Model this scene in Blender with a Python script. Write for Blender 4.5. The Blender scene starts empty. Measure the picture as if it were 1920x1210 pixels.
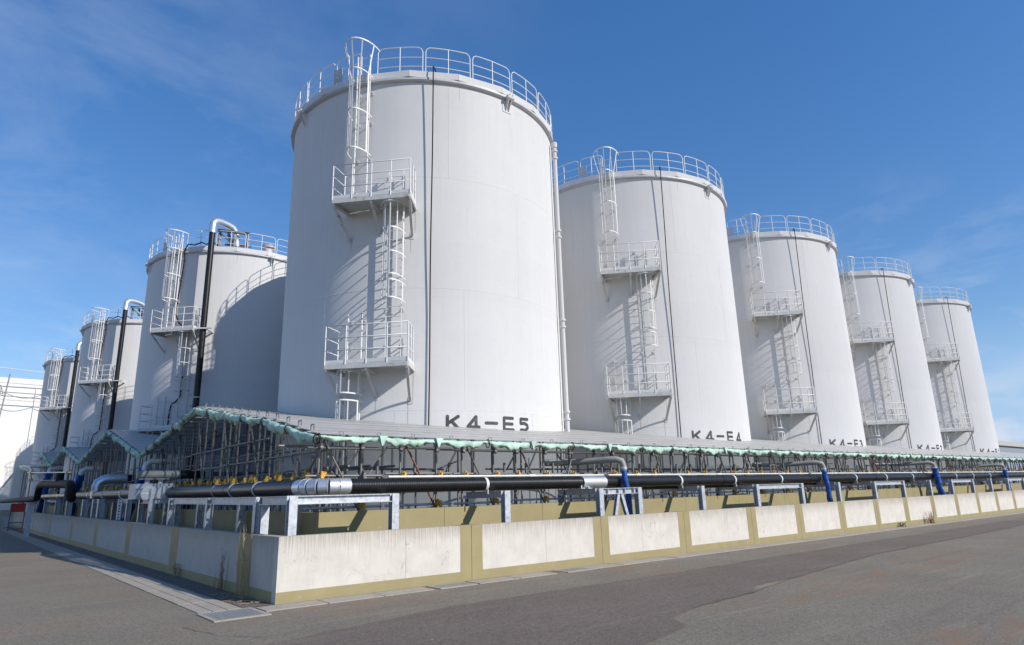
import bpy, math, random
from math import sin, cos, pi, radians as rad
from mathutils import Vector, Matrix
random.seed(7)
sc = bpy.context.scene
COL = sc.collection
V = Vector

# ------------------------------------------------------------------ camera
YAW, PITCH, ROLL, FPX = 0.6934, 0.2571, -0.0272, 1230.0
fwd = V((sin(YAW)*cos(PITCH), cos(YAW)*cos(PITCH), sin(PITCH)))
rgt0 = V((cos(YAW), -sin(YAW), 0)); up0 = rgt0.cross(fwd)
rgt = cos(ROLL)*rgt0 + sin(ROLL)*up0
up = -sin(ROLL)*rgt0 + cos(ROLL)*up0
cam_d = bpy.data.cameras.new('camera'); cam = bpy.data.objects.new('camera', cam_d); COL.objects.link(cam)
cam_d.sensor_width = 36; cam_d.lens = FPX*36/1920; cam_d.clip_end = 6000; cam_d.clip_start = 0.1
m = Matrix((rgt, up, -fwd)).transposed().to_4x4(); m.translation = (-4.203, -11.19, 1.6)
cam.matrix_world = m
sc.camera = cam

# ------------------------------------------------------------------ sky and sun
SUN_AZ, SUN_EL = rad(22), rad(31)          # azimuth from -Y towards +X
sun_dir = V((sin(SUN_AZ)*cos(SUN_EL), -cos(SUN_AZ)*cos(SUN_EL), sin(SUN_EL)))
w = bpy.data.worlds.new('World'); sc.world = w; w.use_nodes = True
nt = w.node_tree; nt.nodes.clear()
N = nt.nodes.new; L = nt.links.new
out = N('ShaderNodeOutputWorld'); bg = N('ShaderNodeBackground'); bg.inputs['Strength'].default_value = 0.115
sky = N('ShaderNodeTexSky'); sky.sky_type = 'NISHITA'; sky.sun_disc = False
sky.sun_elevation = SUN_EL; sky.sun_rotation = pi - SUN_AZ
sky.altitude = 0; sky.air_density = 1.0; sky.dust_density = 0.08; sky.ozone_density = 2.4
tc = N('ShaderNodeTexCoord'); mp = N('ShaderNodeMapping'); mp.inputs['Scale'].default_value = (1.0, 1.2, 2.6)
mp.inputs['Rotation'].default_value = (0.25, 0.1, 0.5)
n1 = N('ShaderNodeTexNoise'); n1.inputs['Scale'].default_value = 2.6; n1.inputs['Detail'].default_value = 9
n1.inputs['Roughness'].default_value = 0.66; n1.inputs['Distortion'].default_value = 0.35
r1 = N('ShaderNodeMapRange'); r1.inputs['From Min'].default_value = 0.42; r1.inputs['From Max'].default_value = 0.85
r1.inputs['To Max'].default_value = 0.30
n2 = N('ShaderNodeTexNoise'); n2.inputs['Scale'].default_value = 1.1; n2.inputs['Detail'].default_value = 2
r2 = N('ShaderNodeMapRange'); r2.inputs['From Min'].default_value = 0.38; r2.inputs['From Max'].default_value = 0.66
sx = N('ShaderNodeSeparateXYZ')
# low cumulus bank towards the horizon
n3 = N('ShaderNodeTexNoise'); n3.inputs['Scale'].default_value = 9; n3.inputs['Detail'].default_value = 7
r3 = N('ShaderNodeMapRange'); r3.inputs['From Min'].default_value = 0.47; r3.inputs['From Max'].default_value = 0.62
r4 = N('ShaderNodeMapRange'); r4.inputs['From Min'].default_value = 0.16; r4.inputs['From Max'].default_value = 0.05
r4.inputs['To Max'].default_value = 0.75
mm = N('ShaderNodeMath'); mm.operation = 'MULTIPLY'; m2 = N('ShaderNodeMath'); m2.operation = 'MULTIPLY'
ma = N('ShaderNodeMath'); ma.operation = 'ADD'; ma.use_clamp = True
mix = N('ShaderNodeMix'); mix.data_type = 'RGBA'; mix.inputs['B'].default_value = (6.2, 6.8, 7.8, 1)
hs = N('ShaderNodeHueSaturation'); hs.inputs['Hue'].default_value = .512; hs.inputs['Saturation'].default_value = 1.53; hs.inputs['Value'].default_value = 2.0
gm = N('ShaderNodeGamma'); gm.inputs['Gamma'].default_value = .72
L(tc.outputs['Generated'], mp.inputs['Vector']); L(mp.outputs['Vector'], n1.inputs['Vector']); L(tc.outputs['Generated'], n2.inputs['Vector'])
L(mp.outputs['Vector'], n3.inputs['Vector']); L(tc.outputs['Generated'], sx.inputs['Vector'])
L(n1.outputs['Fac'], r1.inputs['Value']); L(n2.outputs['Fac'], r2.inputs['Value'])
L(n3.outputs['Fac'], r3.inputs['Value']); L(sx.outputs['Z'], r4.inputs['Value'])
L(r1.outputs['Result'], mm.inputs[0]); L(r2.outputs['Result'], mm.inputs[1])
L(r3.outputs['Result'], m2.inputs[0]); L(r4.outputs['Result'], m2.inputs[1])
# thin wisps thicken towards the north-west, a few puffs low in the east
rx = N('ShaderNodeMapRange'); rx.inputs['From Min'].default_value = .62; rx.inputs['From Max'].default_value = .05; L(sx.outputs['X'], rx.inputs['Value'])
m3 = N('ShaderNodeMath'); m3.operation = 'MULTIPLY'; L(mm.outputs[0], m3.inputs[0]); L(rx.outputs['Result'], m3.inputs[1])
n5 = N('ShaderNodeTexNoise'); n5.inputs['Scale'].default_value = 5; n5.inputs['Detail'].default_value = 8; n5.inputs['Roughness'].default_value = .6; n5.inputs['Distortion'].default_value = .5
mp5 = N('ShaderNodeMapping'); mp5.inputs['Scale'].default_value = (1.6, 1.6, 4.5); mp5.inputs['Rotation'].default_value = (0, .25, 0); L(tc.outputs['Generated'], mp5.inputs['Vector']); L(mp5.outputs['Vector'], n5.inputs['Vector'])
r5 = N('ShaderNodeMapRange'); r5.inputs['From Min'].default_value = .5; r5.inputs['From Max'].default_value = .72; r5.inputs['To Max'].default_value = .32; L(n5.outputs['Fac'], r5.inputs['Value'])
rx5 = N('ShaderNodeMapRange'); rx5.inputs['From Min'].default_value = .42; rx5.inputs['From Max'].default_value = .12; L(sx.outputs['Z'], rx5.inputs['Value'])
m5 = N('ShaderNodeMath'); m5.operation = 'MULTIPLY'; L(r5.outputs['Result'], m5.inputs[0]); L(rx5.outputs['Result'], m5.inputs[1])
m6 = N('ShaderNodeMath'); m6.operation = 'MAXIMUM'; L(m2.outputs[0], m6.inputs[0]); L(m5.outputs[0], m6.inputs[1])
L(m3.outputs[0], ma.inputs[0]); L(m6.outputs[0], ma.inputs[1])
L(sky.outputs['Color'], gm.inputs['Color']); L(gm.outputs['Color'], hs.inputs['Color']); L(hs.outputs['Color'], mix.inputs['A']); L(ma.outputs[0], mix.inputs['Factor'])
hz_r = N('ShaderNodeMapRange'); hz_r.inputs['From Min'].default_value = .20; hz_r.inputs['From Max'].default_value = .02; hz_r.inputs['To Max'].default_value = .85; L(sx.outputs['Z'], hz_r.inputs['Value'])
mixh = N('ShaderNodeMix'); mixh.data_type = 'RGBA'; mixh.inputs['B'].default_value = (2.9, 4.4, 7.7, 1); L(hs.outputs['Color'], mixh.inputs['A']); L(hz_r.outputs['Result'], mixh.inputs['Factor']); L(mixh.outputs['Result'], mix.inputs['A'])
L(mix.outputs['Result'], bg.inputs['Color']); L(bg.outputs['Background'], out.inputs['Surface'])
sl = bpy.data.lights.new('sun', 'SUN'); sl.energy = 4.9; sl.angle = rad(0.53); sl.color = (1.0, 0.945, 0.87)
so = bpy.data.objects.new('sun', sl); COL.objects.link(so); so.location = (0, -20, 40)
so.rotation_euler = (-sun_dir).to_track_quat('-Z', 'Y').to_euler()
sc.view_settings.view_transform = 'Standard'; sc.view_settings.look = 'None'
sc.view_settings.exposure = 0.0; sc.view_settings.gamma = 1.0; sc.view_settings.use_curve_mapping = False

# ------------------------------------------------------------------ materials
def mat(name, base, rough=0.6, metal=0.0, var=0.06, scale=6.0, bump=0.0, bscale=40.0, spec=0.5, stretch=(1, 1, 1), tint=None, tmin=.55, tmax=.75, tscale=3.0):
    M = bpy.data.materials.new(name); M.use_nodes = True
    t = M.node_tree; b = t.nodes['Principled BSDF']
    b.inputs['Roughness'].default_value = rough; b.inputs['Metallic'].default_value = metal
    b.inputs['Specular IOR Level'].default_value = spec
    c = t.nodes.new('ShaderNodeTexCoord'); p = t.nodes.new('ShaderNodeMapping'); p.inputs['Scale'].default_value = stretch
    t.links.new(c.outputs['Object'], p.inputs['Vector'])
    n = t.nodes.new('ShaderNodeTexNoise'); n.inputs['Scale'].default_value = scale; n.inputs['Detail'].default_value = 6
    t.links.new(p.outputs['Vector'], n.inputs['Vector'])
    r = t.nodes.new('ShaderNodeMix'); r.data_type = 'RGBA'
    r.inputs['A'].default_value = (*[max(0, x*(1-var)) for x in base], 1); r.inputs['B'].default_value = (*[min(1, x*(1+var)) for x in base], 1)
    mr = t.nodes.new('ShaderNodeMapRange'); mr.inputs['From Min'].default_value = .3; mr.inputs['From Max'].default_value = .7
    t.links.new(n.outputs['Fac'], mr.inputs['Value']); t.links.new(mr.outputs['Result'], r.inputs['Factor'])
    last = r.outputs['Result']
    if tint:
        n2 = t.nodes.new('ShaderNodeTexNoise'); n2.inputs['Scale'].default_value = tscale; n2.inputs['Detail'].default_value = 8; n2.inputs['Roughness'].default_value = .65
        t.links.new(p.outputs['Vector'], n2.inputs['Vector'])
        m2 = t.nodes.new('ShaderNodeMapRange'); m2.inputs['From Min'].default_value = tmin; m2.inputs['From Max'].default_value = tmax
        t.links.new(n2.outputs['Fac'], m2.inputs['Value'])
        x = t.nodes.new('ShaderNodeMix'); x.data_type = 'RGBA'; x.inputs['B'].default_value = (*tint, 1)
        t.links.new(last, x.inputs['A']); t.links.new(m2.outputs['Result'], x.inputs['Factor']); last = x.outputs['Result']
    t.links.new(last, b.inputs['Base Color'])
    if bump:
        n3 = t.nodes.new('ShaderNodeTexNoise'); n3.inputs['Scale'].default_value = bscale; n3.inputs['Detail'].default_value = 4
        t.links.new(c.outputs['Object'], n3.inputs['Vector'])
        bn = t.nodes.new('ShaderNodeBump'); bn.inputs['Strength'].default_value = bump; bn.inputs['Distance'].default_value = .02
        t.links.new(n3.outputs['Fac'], bn.inputs['Height']); t.links.new(bn.outputs['Normal'], b.inputs['Normal'])
    return M

def mat_tank():
    M = mat('tank_paint', (.685, .677, .662), rough=.62, var=.015, scale=1.2, spec=.3)
    t = M.node_tree; b = t.nodes['Principled BSDF']; ln = t.links.new; nn = t.nodes.new
    b.inputs['Diffuse Roughness'].default_value = .55
    last = b.inputs['Base Color'].links[0].from_socket
    c = nn('ShaderNodeTexCoord')
    # vertical water streaks and plate-to-plate tone
    p = nn('ShaderNodeMapping'); p.inputs['Scale'].default_value = (3.5, 3.5, .12); ln(c.outputs['Object'], p.inputs['Vector'])
    n = nn('ShaderNodeTexNoise'); n.inputs['Scale'].default_value = 2.2; n.inputs['Detail'].default_value = 5; ln(p.outputs['Vector'], n.inputs['Vector'])
    r = nn('ShaderNodeMapRange'); r.inputs['From Min'].default_value = .35; r.inputs['From Max'].default_value = .7; r.inputs['To Min'].default_value = .98; r.inputs['To Max'].default_value = 1.01
    ln(n.outputs['Fac'], r.inputs['Value'])
    # grime blotches
    n2 = nn('ShaderNodeTexNoise'); n2.inputs['Scale'].default_value = 6.5; n2.inputs['Detail'].default_value = 9; n2.inputs['Roughness'].default_value = .7; ln(c.outputs['Object'], n2.inputs['Vector'])
    r2 = nn('ShaderNodeMapRange'); r2.inputs['From Min'].default_value = .54; r2.inputs['From Max'].default_value = .72; r2.inputs['To Min'].default_value = 1.0; r2.inputs['To Max'].default_value = .94
    ln(n2.outputs['Fac'], r2.inputs['Value'])
    q = nn('ShaderNodeMath'); q.operation = 'MULTIPLY'; ln(r.outputs['Result'], q.inputs[0]); ln(r2.outputs['Result'], q.inputs[1])
    # slightly different tone for every course of plates
    s = nn('ShaderNodeSeparateXYZ'); ln(c.outputs['Object'], s.inputs['Vector'])
    d = nn('ShaderNodeMath'); d.operation = 'DIVIDE'; d.inputs[1].default_value = 1.84; ln(s.outputs['Z'], d.inputs[0])
    f = nn('ShaderNodeMath'); f.operation = 'FLOOR'; ln(d.outputs[0], f.inputs[0])
    wn = nn('ShaderNodeTexWhiteNoise'); wn.noise_dimensions = '1D'; ln(f.outputs[0], wn.inputs['W'])
    r3 = nn('ShaderNodeMapRange'); r3.inputs['To Min'].default_value = .985; r3.inputs['To Max'].default_value = 1.01; ln(wn.outputs['Value'], r3.inputs['Value'])
    q2 = nn('ShaderNodeMath'); q2.operation = 'MULTIPLY'; ln(q.outputs[0], q2.inputs[0]); ln(r3.outputs['Result'], q2.inputs[1])
    vm = nn('ShaderNodeVectorMath'); vm.operation = 'SCALE'; ln(last, vm.inputs[0]); ln(q2.outputs[0], vm.inputs['Scale'])
    ln(vm.outputs['Vector'], b.inputs['Base Color'])
    # faint plate waviness
    p2 = nn('ShaderNodeMapping'); p2.inputs['Scale'].default_value = (.6, .6, 1.0); ln(c.outputs['Object'], p2.inputs['Vector'])
    n4 = nn('ShaderNodeTexNoise'); n4.inputs['Scale'].default_value = 1.0; n4.inputs['Detail'].default_value = 2; ln(p2.outputs['Vector'], n4.inputs['Vector'])
    bp = nn('ShaderNodeBump'); bp.inputs['Strength'].default_value = .06; bp.inputs['Distance'].default_value = .05; ln(n4.outputs['Fac'], bp.inputs['Height']); ln(bp.outputs['Normal'], b.inputs['Normal'])
    return M

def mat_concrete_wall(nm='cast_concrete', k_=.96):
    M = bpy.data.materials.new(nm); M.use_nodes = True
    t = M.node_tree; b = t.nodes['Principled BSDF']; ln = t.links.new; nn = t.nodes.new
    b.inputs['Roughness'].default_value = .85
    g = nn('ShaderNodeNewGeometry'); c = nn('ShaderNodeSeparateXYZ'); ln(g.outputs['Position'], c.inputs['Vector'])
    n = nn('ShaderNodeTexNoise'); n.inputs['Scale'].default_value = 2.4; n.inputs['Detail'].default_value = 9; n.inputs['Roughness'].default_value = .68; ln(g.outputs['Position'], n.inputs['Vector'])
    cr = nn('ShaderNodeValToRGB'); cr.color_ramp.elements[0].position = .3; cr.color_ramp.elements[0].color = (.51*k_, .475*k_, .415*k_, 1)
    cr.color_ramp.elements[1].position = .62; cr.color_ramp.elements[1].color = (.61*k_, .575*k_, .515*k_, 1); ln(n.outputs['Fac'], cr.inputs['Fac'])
    # runs of dirt from the coping
    p = nn('ShaderNodeMapping'); p.inputs['Scale'].default_value = (16, 16, .5); ln(g.outputs['Position'], p.inputs['Vector'])
    n2 = nn('ShaderNodeTexNoise'); n2.inputs['Scale'].default_value = 2.3; n2.inputs['Detail'].default_value = 6; ln(p.outputs['Vector'], n2.inputs['Vector'])
    rz = nn('ShaderNodeMapRange'); rz.inputs['From Min'].default_value = .62; rz.inputs['From Max'].default_value = 1.05; rz.inputs['To Min'].default_value = -.12; rz.inputs['To Max'].default_value = .26; ln(c.outputs['Z'], rz.inputs['Value'])
    ad = nn('ShaderNodeMath'); ad.operation = 'ADD'; ln(n2.outputs['Fac'], ad.inputs[0]); ln(rz.outputs['Result'], ad.inputs[1])
    r2 = nn('ShaderNodeMapRange'); r2.inputs['From Min'].default_value = .50; r2.inputs['From Max'].default_value = .86; r2.inputs['To Max'].default_value = .8; ln(ad.outputs[0], r2.inputs['Value'])
    x = nn('ShaderNodeMix'); x.data_type = 'RGBA'; x.inputs['B'].default_value = (.27, .235, .185, 1); ln(cr.outputs['Color'], x.inputs['A']); ln(r2.outputs['Result'], x.inputs['Factor'])
    # bug holes
    v = nn('ShaderNodeTexNoise'); v.inputs['Scale'].default_value = 16; v.inputs['Detail'].default_value = 3; ln(g.outputs['Position'], v.inputs['Vector'])
    rv = nn('ShaderNodeMapRange'); rv.inputs['From Min'].default_value = .70; rv.inputs['From Max'].default_value = .76; rv.inputs['To Max'].default_value = .55; ln(v.outputs['Fac'], rv.inputs['Value'])
    x2 = nn('ShaderNodeMix'); x2.data_type = 'RGBA'; x2.inputs['B'].default_value = (.2, .19, .17, 1); ln(x.outputs['Result'], x2.inputs['A']); ln(rv.outputs['Result'], x2.inputs['Factor'])
    # hairline cracks: iso-line of a stretched noise
    p3 = nn('ShaderNodeMapping'); p3.inputs['Scale'].default_value = (1.1, 1.1, .5); ln(g.outputs['Position'], p3.inputs['Vector'])
    n5 = nn('ShaderNodeTexNoise'); n5.inputs['Scale'].default_value = 1.6; n5.inputs['Detail'].default_value = 5; ln(p3.outputs['Vector'], n5.inputs['Vector'])
    s5 = nn('ShaderNodeMath'); s5.operation = 'SUBTRACT'; s5.inputs[1].default_value = .5; ln(n5.outputs['Fac'], s5.inputs[0])
    a5 = nn('ShaderNodeMath'); a5.operation = 'ABSOLUTE'; ln(s5.outputs[0], a5.inputs[0])
    r5 = nn('ShaderNodeMapRange'); r5.inputs['From Min'].default_value = .0035; r5.inputs['From Max'].default_value = .0005; r5.inputs['To Max'].default_value = .5; ln(a5.outputs[0], r5.inputs['Value'])
    n6 = nn('ShaderNodeTexNoise'); n6.inputs['Scale'].default_value = .9; ln(g.outputs['Position'], n6.inputs['Vector'])
    r6 = nn('ShaderNodeMapRange'); r6.inputs['From Min'].default_value = .5; r6.inputs['From Max'].default_value = .6; ln(n6.outputs['Fac'], r6.inputs['Value'])
    m6 = nn('ShaderNodeMath'); m6.operation = 'MULTIPLY'; ln(r5.outputs['Result'], m6.inputs[0]); ln(r6.outputs['Result'], m6.inputs[1])
    x3 = nn('ShaderNodeMix'); x3.data_type = 'RGBA'; x3.inputs['B'].default_value = (.12, .11, .1, 1); ln(x2.outputs['Result'], x3.inputs['A']); ln(m6.outputs[0], x3.inputs['Factor'])
    ln(x3.outputs['Result'], b.inputs['Base Color'])
    bp = nn('ShaderNodeBump'); bp.inputs['Strength'].default_value = .35; bp.inputs['Distance'].default_value = .01; ln(n.outputs['Fac'], bp.inputs['Height']); ln(bp.outputs['Normal'], b.inputs['Normal'])
    return M

def mat_asphalt(name, c0, c1, rust=True):
    M = bpy.data.materials.new(name); M.use_nodes = True
    t = M.node_tree; b = t.nodes['Principled BSDF']; ln = t.links.new; nn = t.nodes.new
    b.inputs['Roughness'].default_value = .9; b.inputs['Specular IOR Level'].default_value = .3
    g = nn('ShaderNodeNewGeometry')
    def noise(s, d=6, r=.6, st=(1, 1, 1)):
        p = nn('ShaderNodeMapping'); p.inputs['Scale'].default_value = st; p.inputs['Rotation'].default_value = (0, 0, -.12); ln(g.outputs['Position'], p.inputs['Vector'])
        n = nn('ShaderNodeTexNoise'); n.inputs['Scale'].default_value = s; n.inputs['Detail'].default_value = d; n.inputs['Roughness'].default_value = r; ln(p.outputs['Vector'], n.inputs['Vector']); return n.outputs['Fac']
    def rng(v, a, bb, c=0, d=1):
        r = nn('ShaderNodeMapRange'); r.inputs['From Min'].default_value = a; r.inputs['From Max'].default_value = bb; r.inputs['To Min'].default_value = c; r.inputs['To Max'].default_value = d; ln(v, r.inputs['Value']); return r.outputs['Result']
    def mixc(A, B, f):
        x = nn('ShaderNodeMix'); x.data_type = 'RGBA'
        if isinstance(A, tuple): x.inputs['A'].default_value = (*A, 1)
        else: ln(A, x.inputs['A'])
        x.inputs['B'].default_value = (*B, 1); ln(f, x.inputs['Factor']); return x.outputs['Result']
    def mul(a, bb):
        q = nn('ShaderNodeMath'); q.operation = 'MULTIPLY'; ln(a, q.inputs[0]); ln(bb, q.inputs[1]); return q.outputs[0]
    a = mixc(c0, c1, rng(noise(.55, 7, .62), .33, .68))
    sp = noise(85, 3, .8)
    a = mixc(a, tuple(x*2.0 for x in c1), rng(sp, .56, .72, 0, .6))
    a = mixc(a, tuple(x*.35 for x in c0), rng(sp, .46, .30, 0, .75))
    lg = noise(11, 5, .8); a = mixc(a, tuple(x*.6 for x in c0), rng(lg, .5, .38, 0, .65)); a = mixc(a, tuple(x*1.4 for x in c1), rng(lg, .55, .68, 0, .45))
    md = noise(34, 4, .8)
    a = mixc(a, tuple(x*.55 for x in c0), rng(md, .5, .36, 0, .8)); a = mixc(a, tuple(x*1.5 for x in c1), rng(md, .53, .66, 0, .7))
    a = mixc(a, tuple(x*1.35 for x in c1), rng(noise(260, 2, .7), .6, .72, 0, .45))
    # traffic smears along the road
    a = mixc(a, tuple(x*1.28 for x in c1), rng(noise(1.1, 6, .6, (.25, 2.6, 1)), .56, .72, 0, .55))
    a = mixc(a, tuple(x*.68 for x in c0), rng(noise(1.6, 6, .6, (.2, 2.2, 1)), .58, .75, 0, .6))
    a = mixc(a, tuple(x*.45 for x in c0), rng(noise(2.7, 4, .55), .68, .74, 0, .5))
    a = mixc(a, tuple(x*1.35 for x in c1), rng(noise(4.5, 6, .7, (.15, 4, 1)), .62, .70, 0, .5))
    if rust:
        f = mul(rng(noise(.33, 3, .5, (.6, 1.3, 1)), .52, .62), rng(noise(2.2, 8, .7, (.35, 1.7, 1)), .44, .62, 0, .9))
        a = mixc(a, (.245, .158, .098), f)
    ln(a, b.inputs['Base Color'])
    bp = nn('ShaderNodeBump'); bp.inputs['Strength'].default_value = .6; bp.inputs['Distance'].default_value = .012; ln(sp, bp.inputs['Height']); ln(bp.outputs['Normal'], b.inputs['Normal'])
    return M

TANK = mat_tank()
WHITE = mat('white_railing_paint', (.63, .63, .61), rough=.45, var=.05, scale=9, tint=(.36, .2, .1), tmin=.70, tmax=.78, tscale=5)
DECK = mat('platform_paint', (.52, .52, .50), rough=.6, var=.08, scale=5, tint=(.30, .16, .08), tmin=.60, tmax=.70, tscale=4)
RIMM = mat('rim_flange_paint', (.45, .455, .47), rough=.5)
RUSTM = mat('rust_stain', (.46, .42, .37), rough=.7, var=.12, scale=8)
LETTER = mat('black_marking_paint', (.038, .038, .042), rough=.6, var=.3, scale=5, tint=(.13, .13, .135), tmin=.55, tmax=.75, tscale=7)
BLACKH = mat('black_rubber', (.012, .012, .013), spec=.2, rough=.7, var=.2, scale=12)
PIPEB = mat('black_pipe_jacket', (.011, .011, .012), rough=.36, spec=.35, var=.25, scale=4, tint=(.04, .038, .036), tmin=.6, tmax=.85, tscale=2.5)
SILVER = mat('galvanised_jacket', (.66, .67, .69), rough=.38, metal=.75, var=.06, scale=5, bump=.05, bscale=8)
STRAP = mat('pale_strap', (.62, .62, .6), rough=.5)
GALV = mat('galvanised_steel', (.50, .525, .56), rough=.48, metal=.45, var=.14, scale=9, tint=(.34, .36, .39), tmin=.5, tmax=.65, tscale=14)
STEELD = mat('dark_steel', (.12, .125, .14), rough=.55, metal=.3, var=.2)
POLE = mat('weathered_scaffold_steel', (.20, .195, .185), rough=.55, metal=.45, var=.22, scale=6, tint=(.17, .12, .08), tmin=.52, tmax=.7, tscale=9)
STRIPE = mat('orange_black_tape', (.45, .14, .05), rough=.6, var=.3, scale=14, tint=(.03, .03, .03), tmin=.49, tmax=.51, tscale=5)
YEL = mat('yellow_clamp_plastic', (.72, .42, .04), rough=.5, var=.25, scale=30, tint=(.5, .16, .04), tmin=.5, tmax=.6, tscale=20)
PVC = mat('pale_plastic_conduit', (.66, .66, .62), rough=.4, var=.06)
ROOF = mat('roof_sheet', (.50, .485, .45), rough=.42, metal=.0, var=.12, scale=1.4, stretch=(.5, 3, 1), tint=(.36, .345, .31), tmin=.46, tmax=.72, tscale=3)
def make_clear(M, fac):
    t = M.node_tree; b = t.nodes['Principled BSDF']; o = t.nodes['Material Output']
    tr = t.nodes.new('ShaderNodeBsdfTransparent'); tr.inputs['Color'].default_value = (.9, .93, .95, 1)
    mx = t.nodes.new('ShaderNodeMixShader'); fr = t.nodes.new('ShaderNodeLayerWeight'); fr.inputs['Blend'].default_value = .35
    mr = t.nodes.new('ShaderNodeMapRange'); mr.inputs['To Min'].default_value = fac; mr.inputs['To Max'].default_value = 0.0
    t.links.new(fr.outputs['Facing'], mr.inputs['Value']); t.links.new(mr.outputs['Result'], mx.inputs['Fac'])
    t.links.new(b.outputs['BSDF'], mx.inputs[1]); t.links.new(tr.outputs['BSDF'], mx.inputs[2]); t.links.new(mx.outputs['Shader'], o.inputs['Surface'])
make_clear(ROOF, .85)
TARP = mat('mint_green_tarpaulin', (.41, .58, .47), rough=.75, var=.22, scale=3, bump=.8, bscale=14, tint=(.24, .40, .32), tmin=.56, tmax=.72, tscale=6)
BLUE = mat('blue_sheeting', (.012, .085, .36), rough=.38, var=.35, scale=4, bump=.6, bscale=9)
GPIPE = mat('grey_pipe_lagging', (.27, .265, .24), rough=.6, var=.15)
OLIVE = mat('olive_wall_coating', (.285, .240, .115), rough=.62, var=.07, scale=2.2, bump=.12, bscale=30, tint=(.42, .38, .24), tmin=.66, tmax=.8, tscale=4)
CONC = mat_concrete_wall()
CONC_SHADE = mat_concrete_wall('shade_darkened_concrete', .80)  # same concrete, colour darkened to deepen the shade on the left wall
SLAB = mat('floor_concrete', (.33, .32, .29), rough=.85, var=.15, scale=2)
BLOCK = mat('gutter_concrete', (.36, .32, .265), rough=.85, var=.16, scale=5, bump=.3, bscale=60, tint=(.2, .18, .155), tmin=.5, tmax=.72, tscale=5)
ASPH = mat_asphalt('worn_asphalt', (.186, .163, .127), (.246, .216, .168))
PATCH = mat_asphalt('reddish_asphalt_patch', (.150, .119, .099), (.192, .155, .128), rust=False)
GRATE = mat('steel_grating', (.42, .43, .43), rough=.5, metal=.6, var=.15, scale=20)
DRY = mat('dry_straw', (.42, .31, .16), rough=.8, var=.3, scale=30)
WEED = mat('brown_weed', (.22, .11, .06), rough=.85, var=.3, scale=30)
BW = mat('white_cladding', (.70, .69, .655), rough=.6, var=.02)
BG1 = mat('grey_cladding', (.22, .25, .29), rough=.6, var=.06, stretch=(8, 8, .2))
BG2 = mat('pale_fascia', (.4, .39, .36), rough=.6)
RED = mat('red_paint', (.5, .02, .015), rough=.4)
CABLE = mat('grey_cable', (.22, .22, .22), rough=.6)

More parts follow.
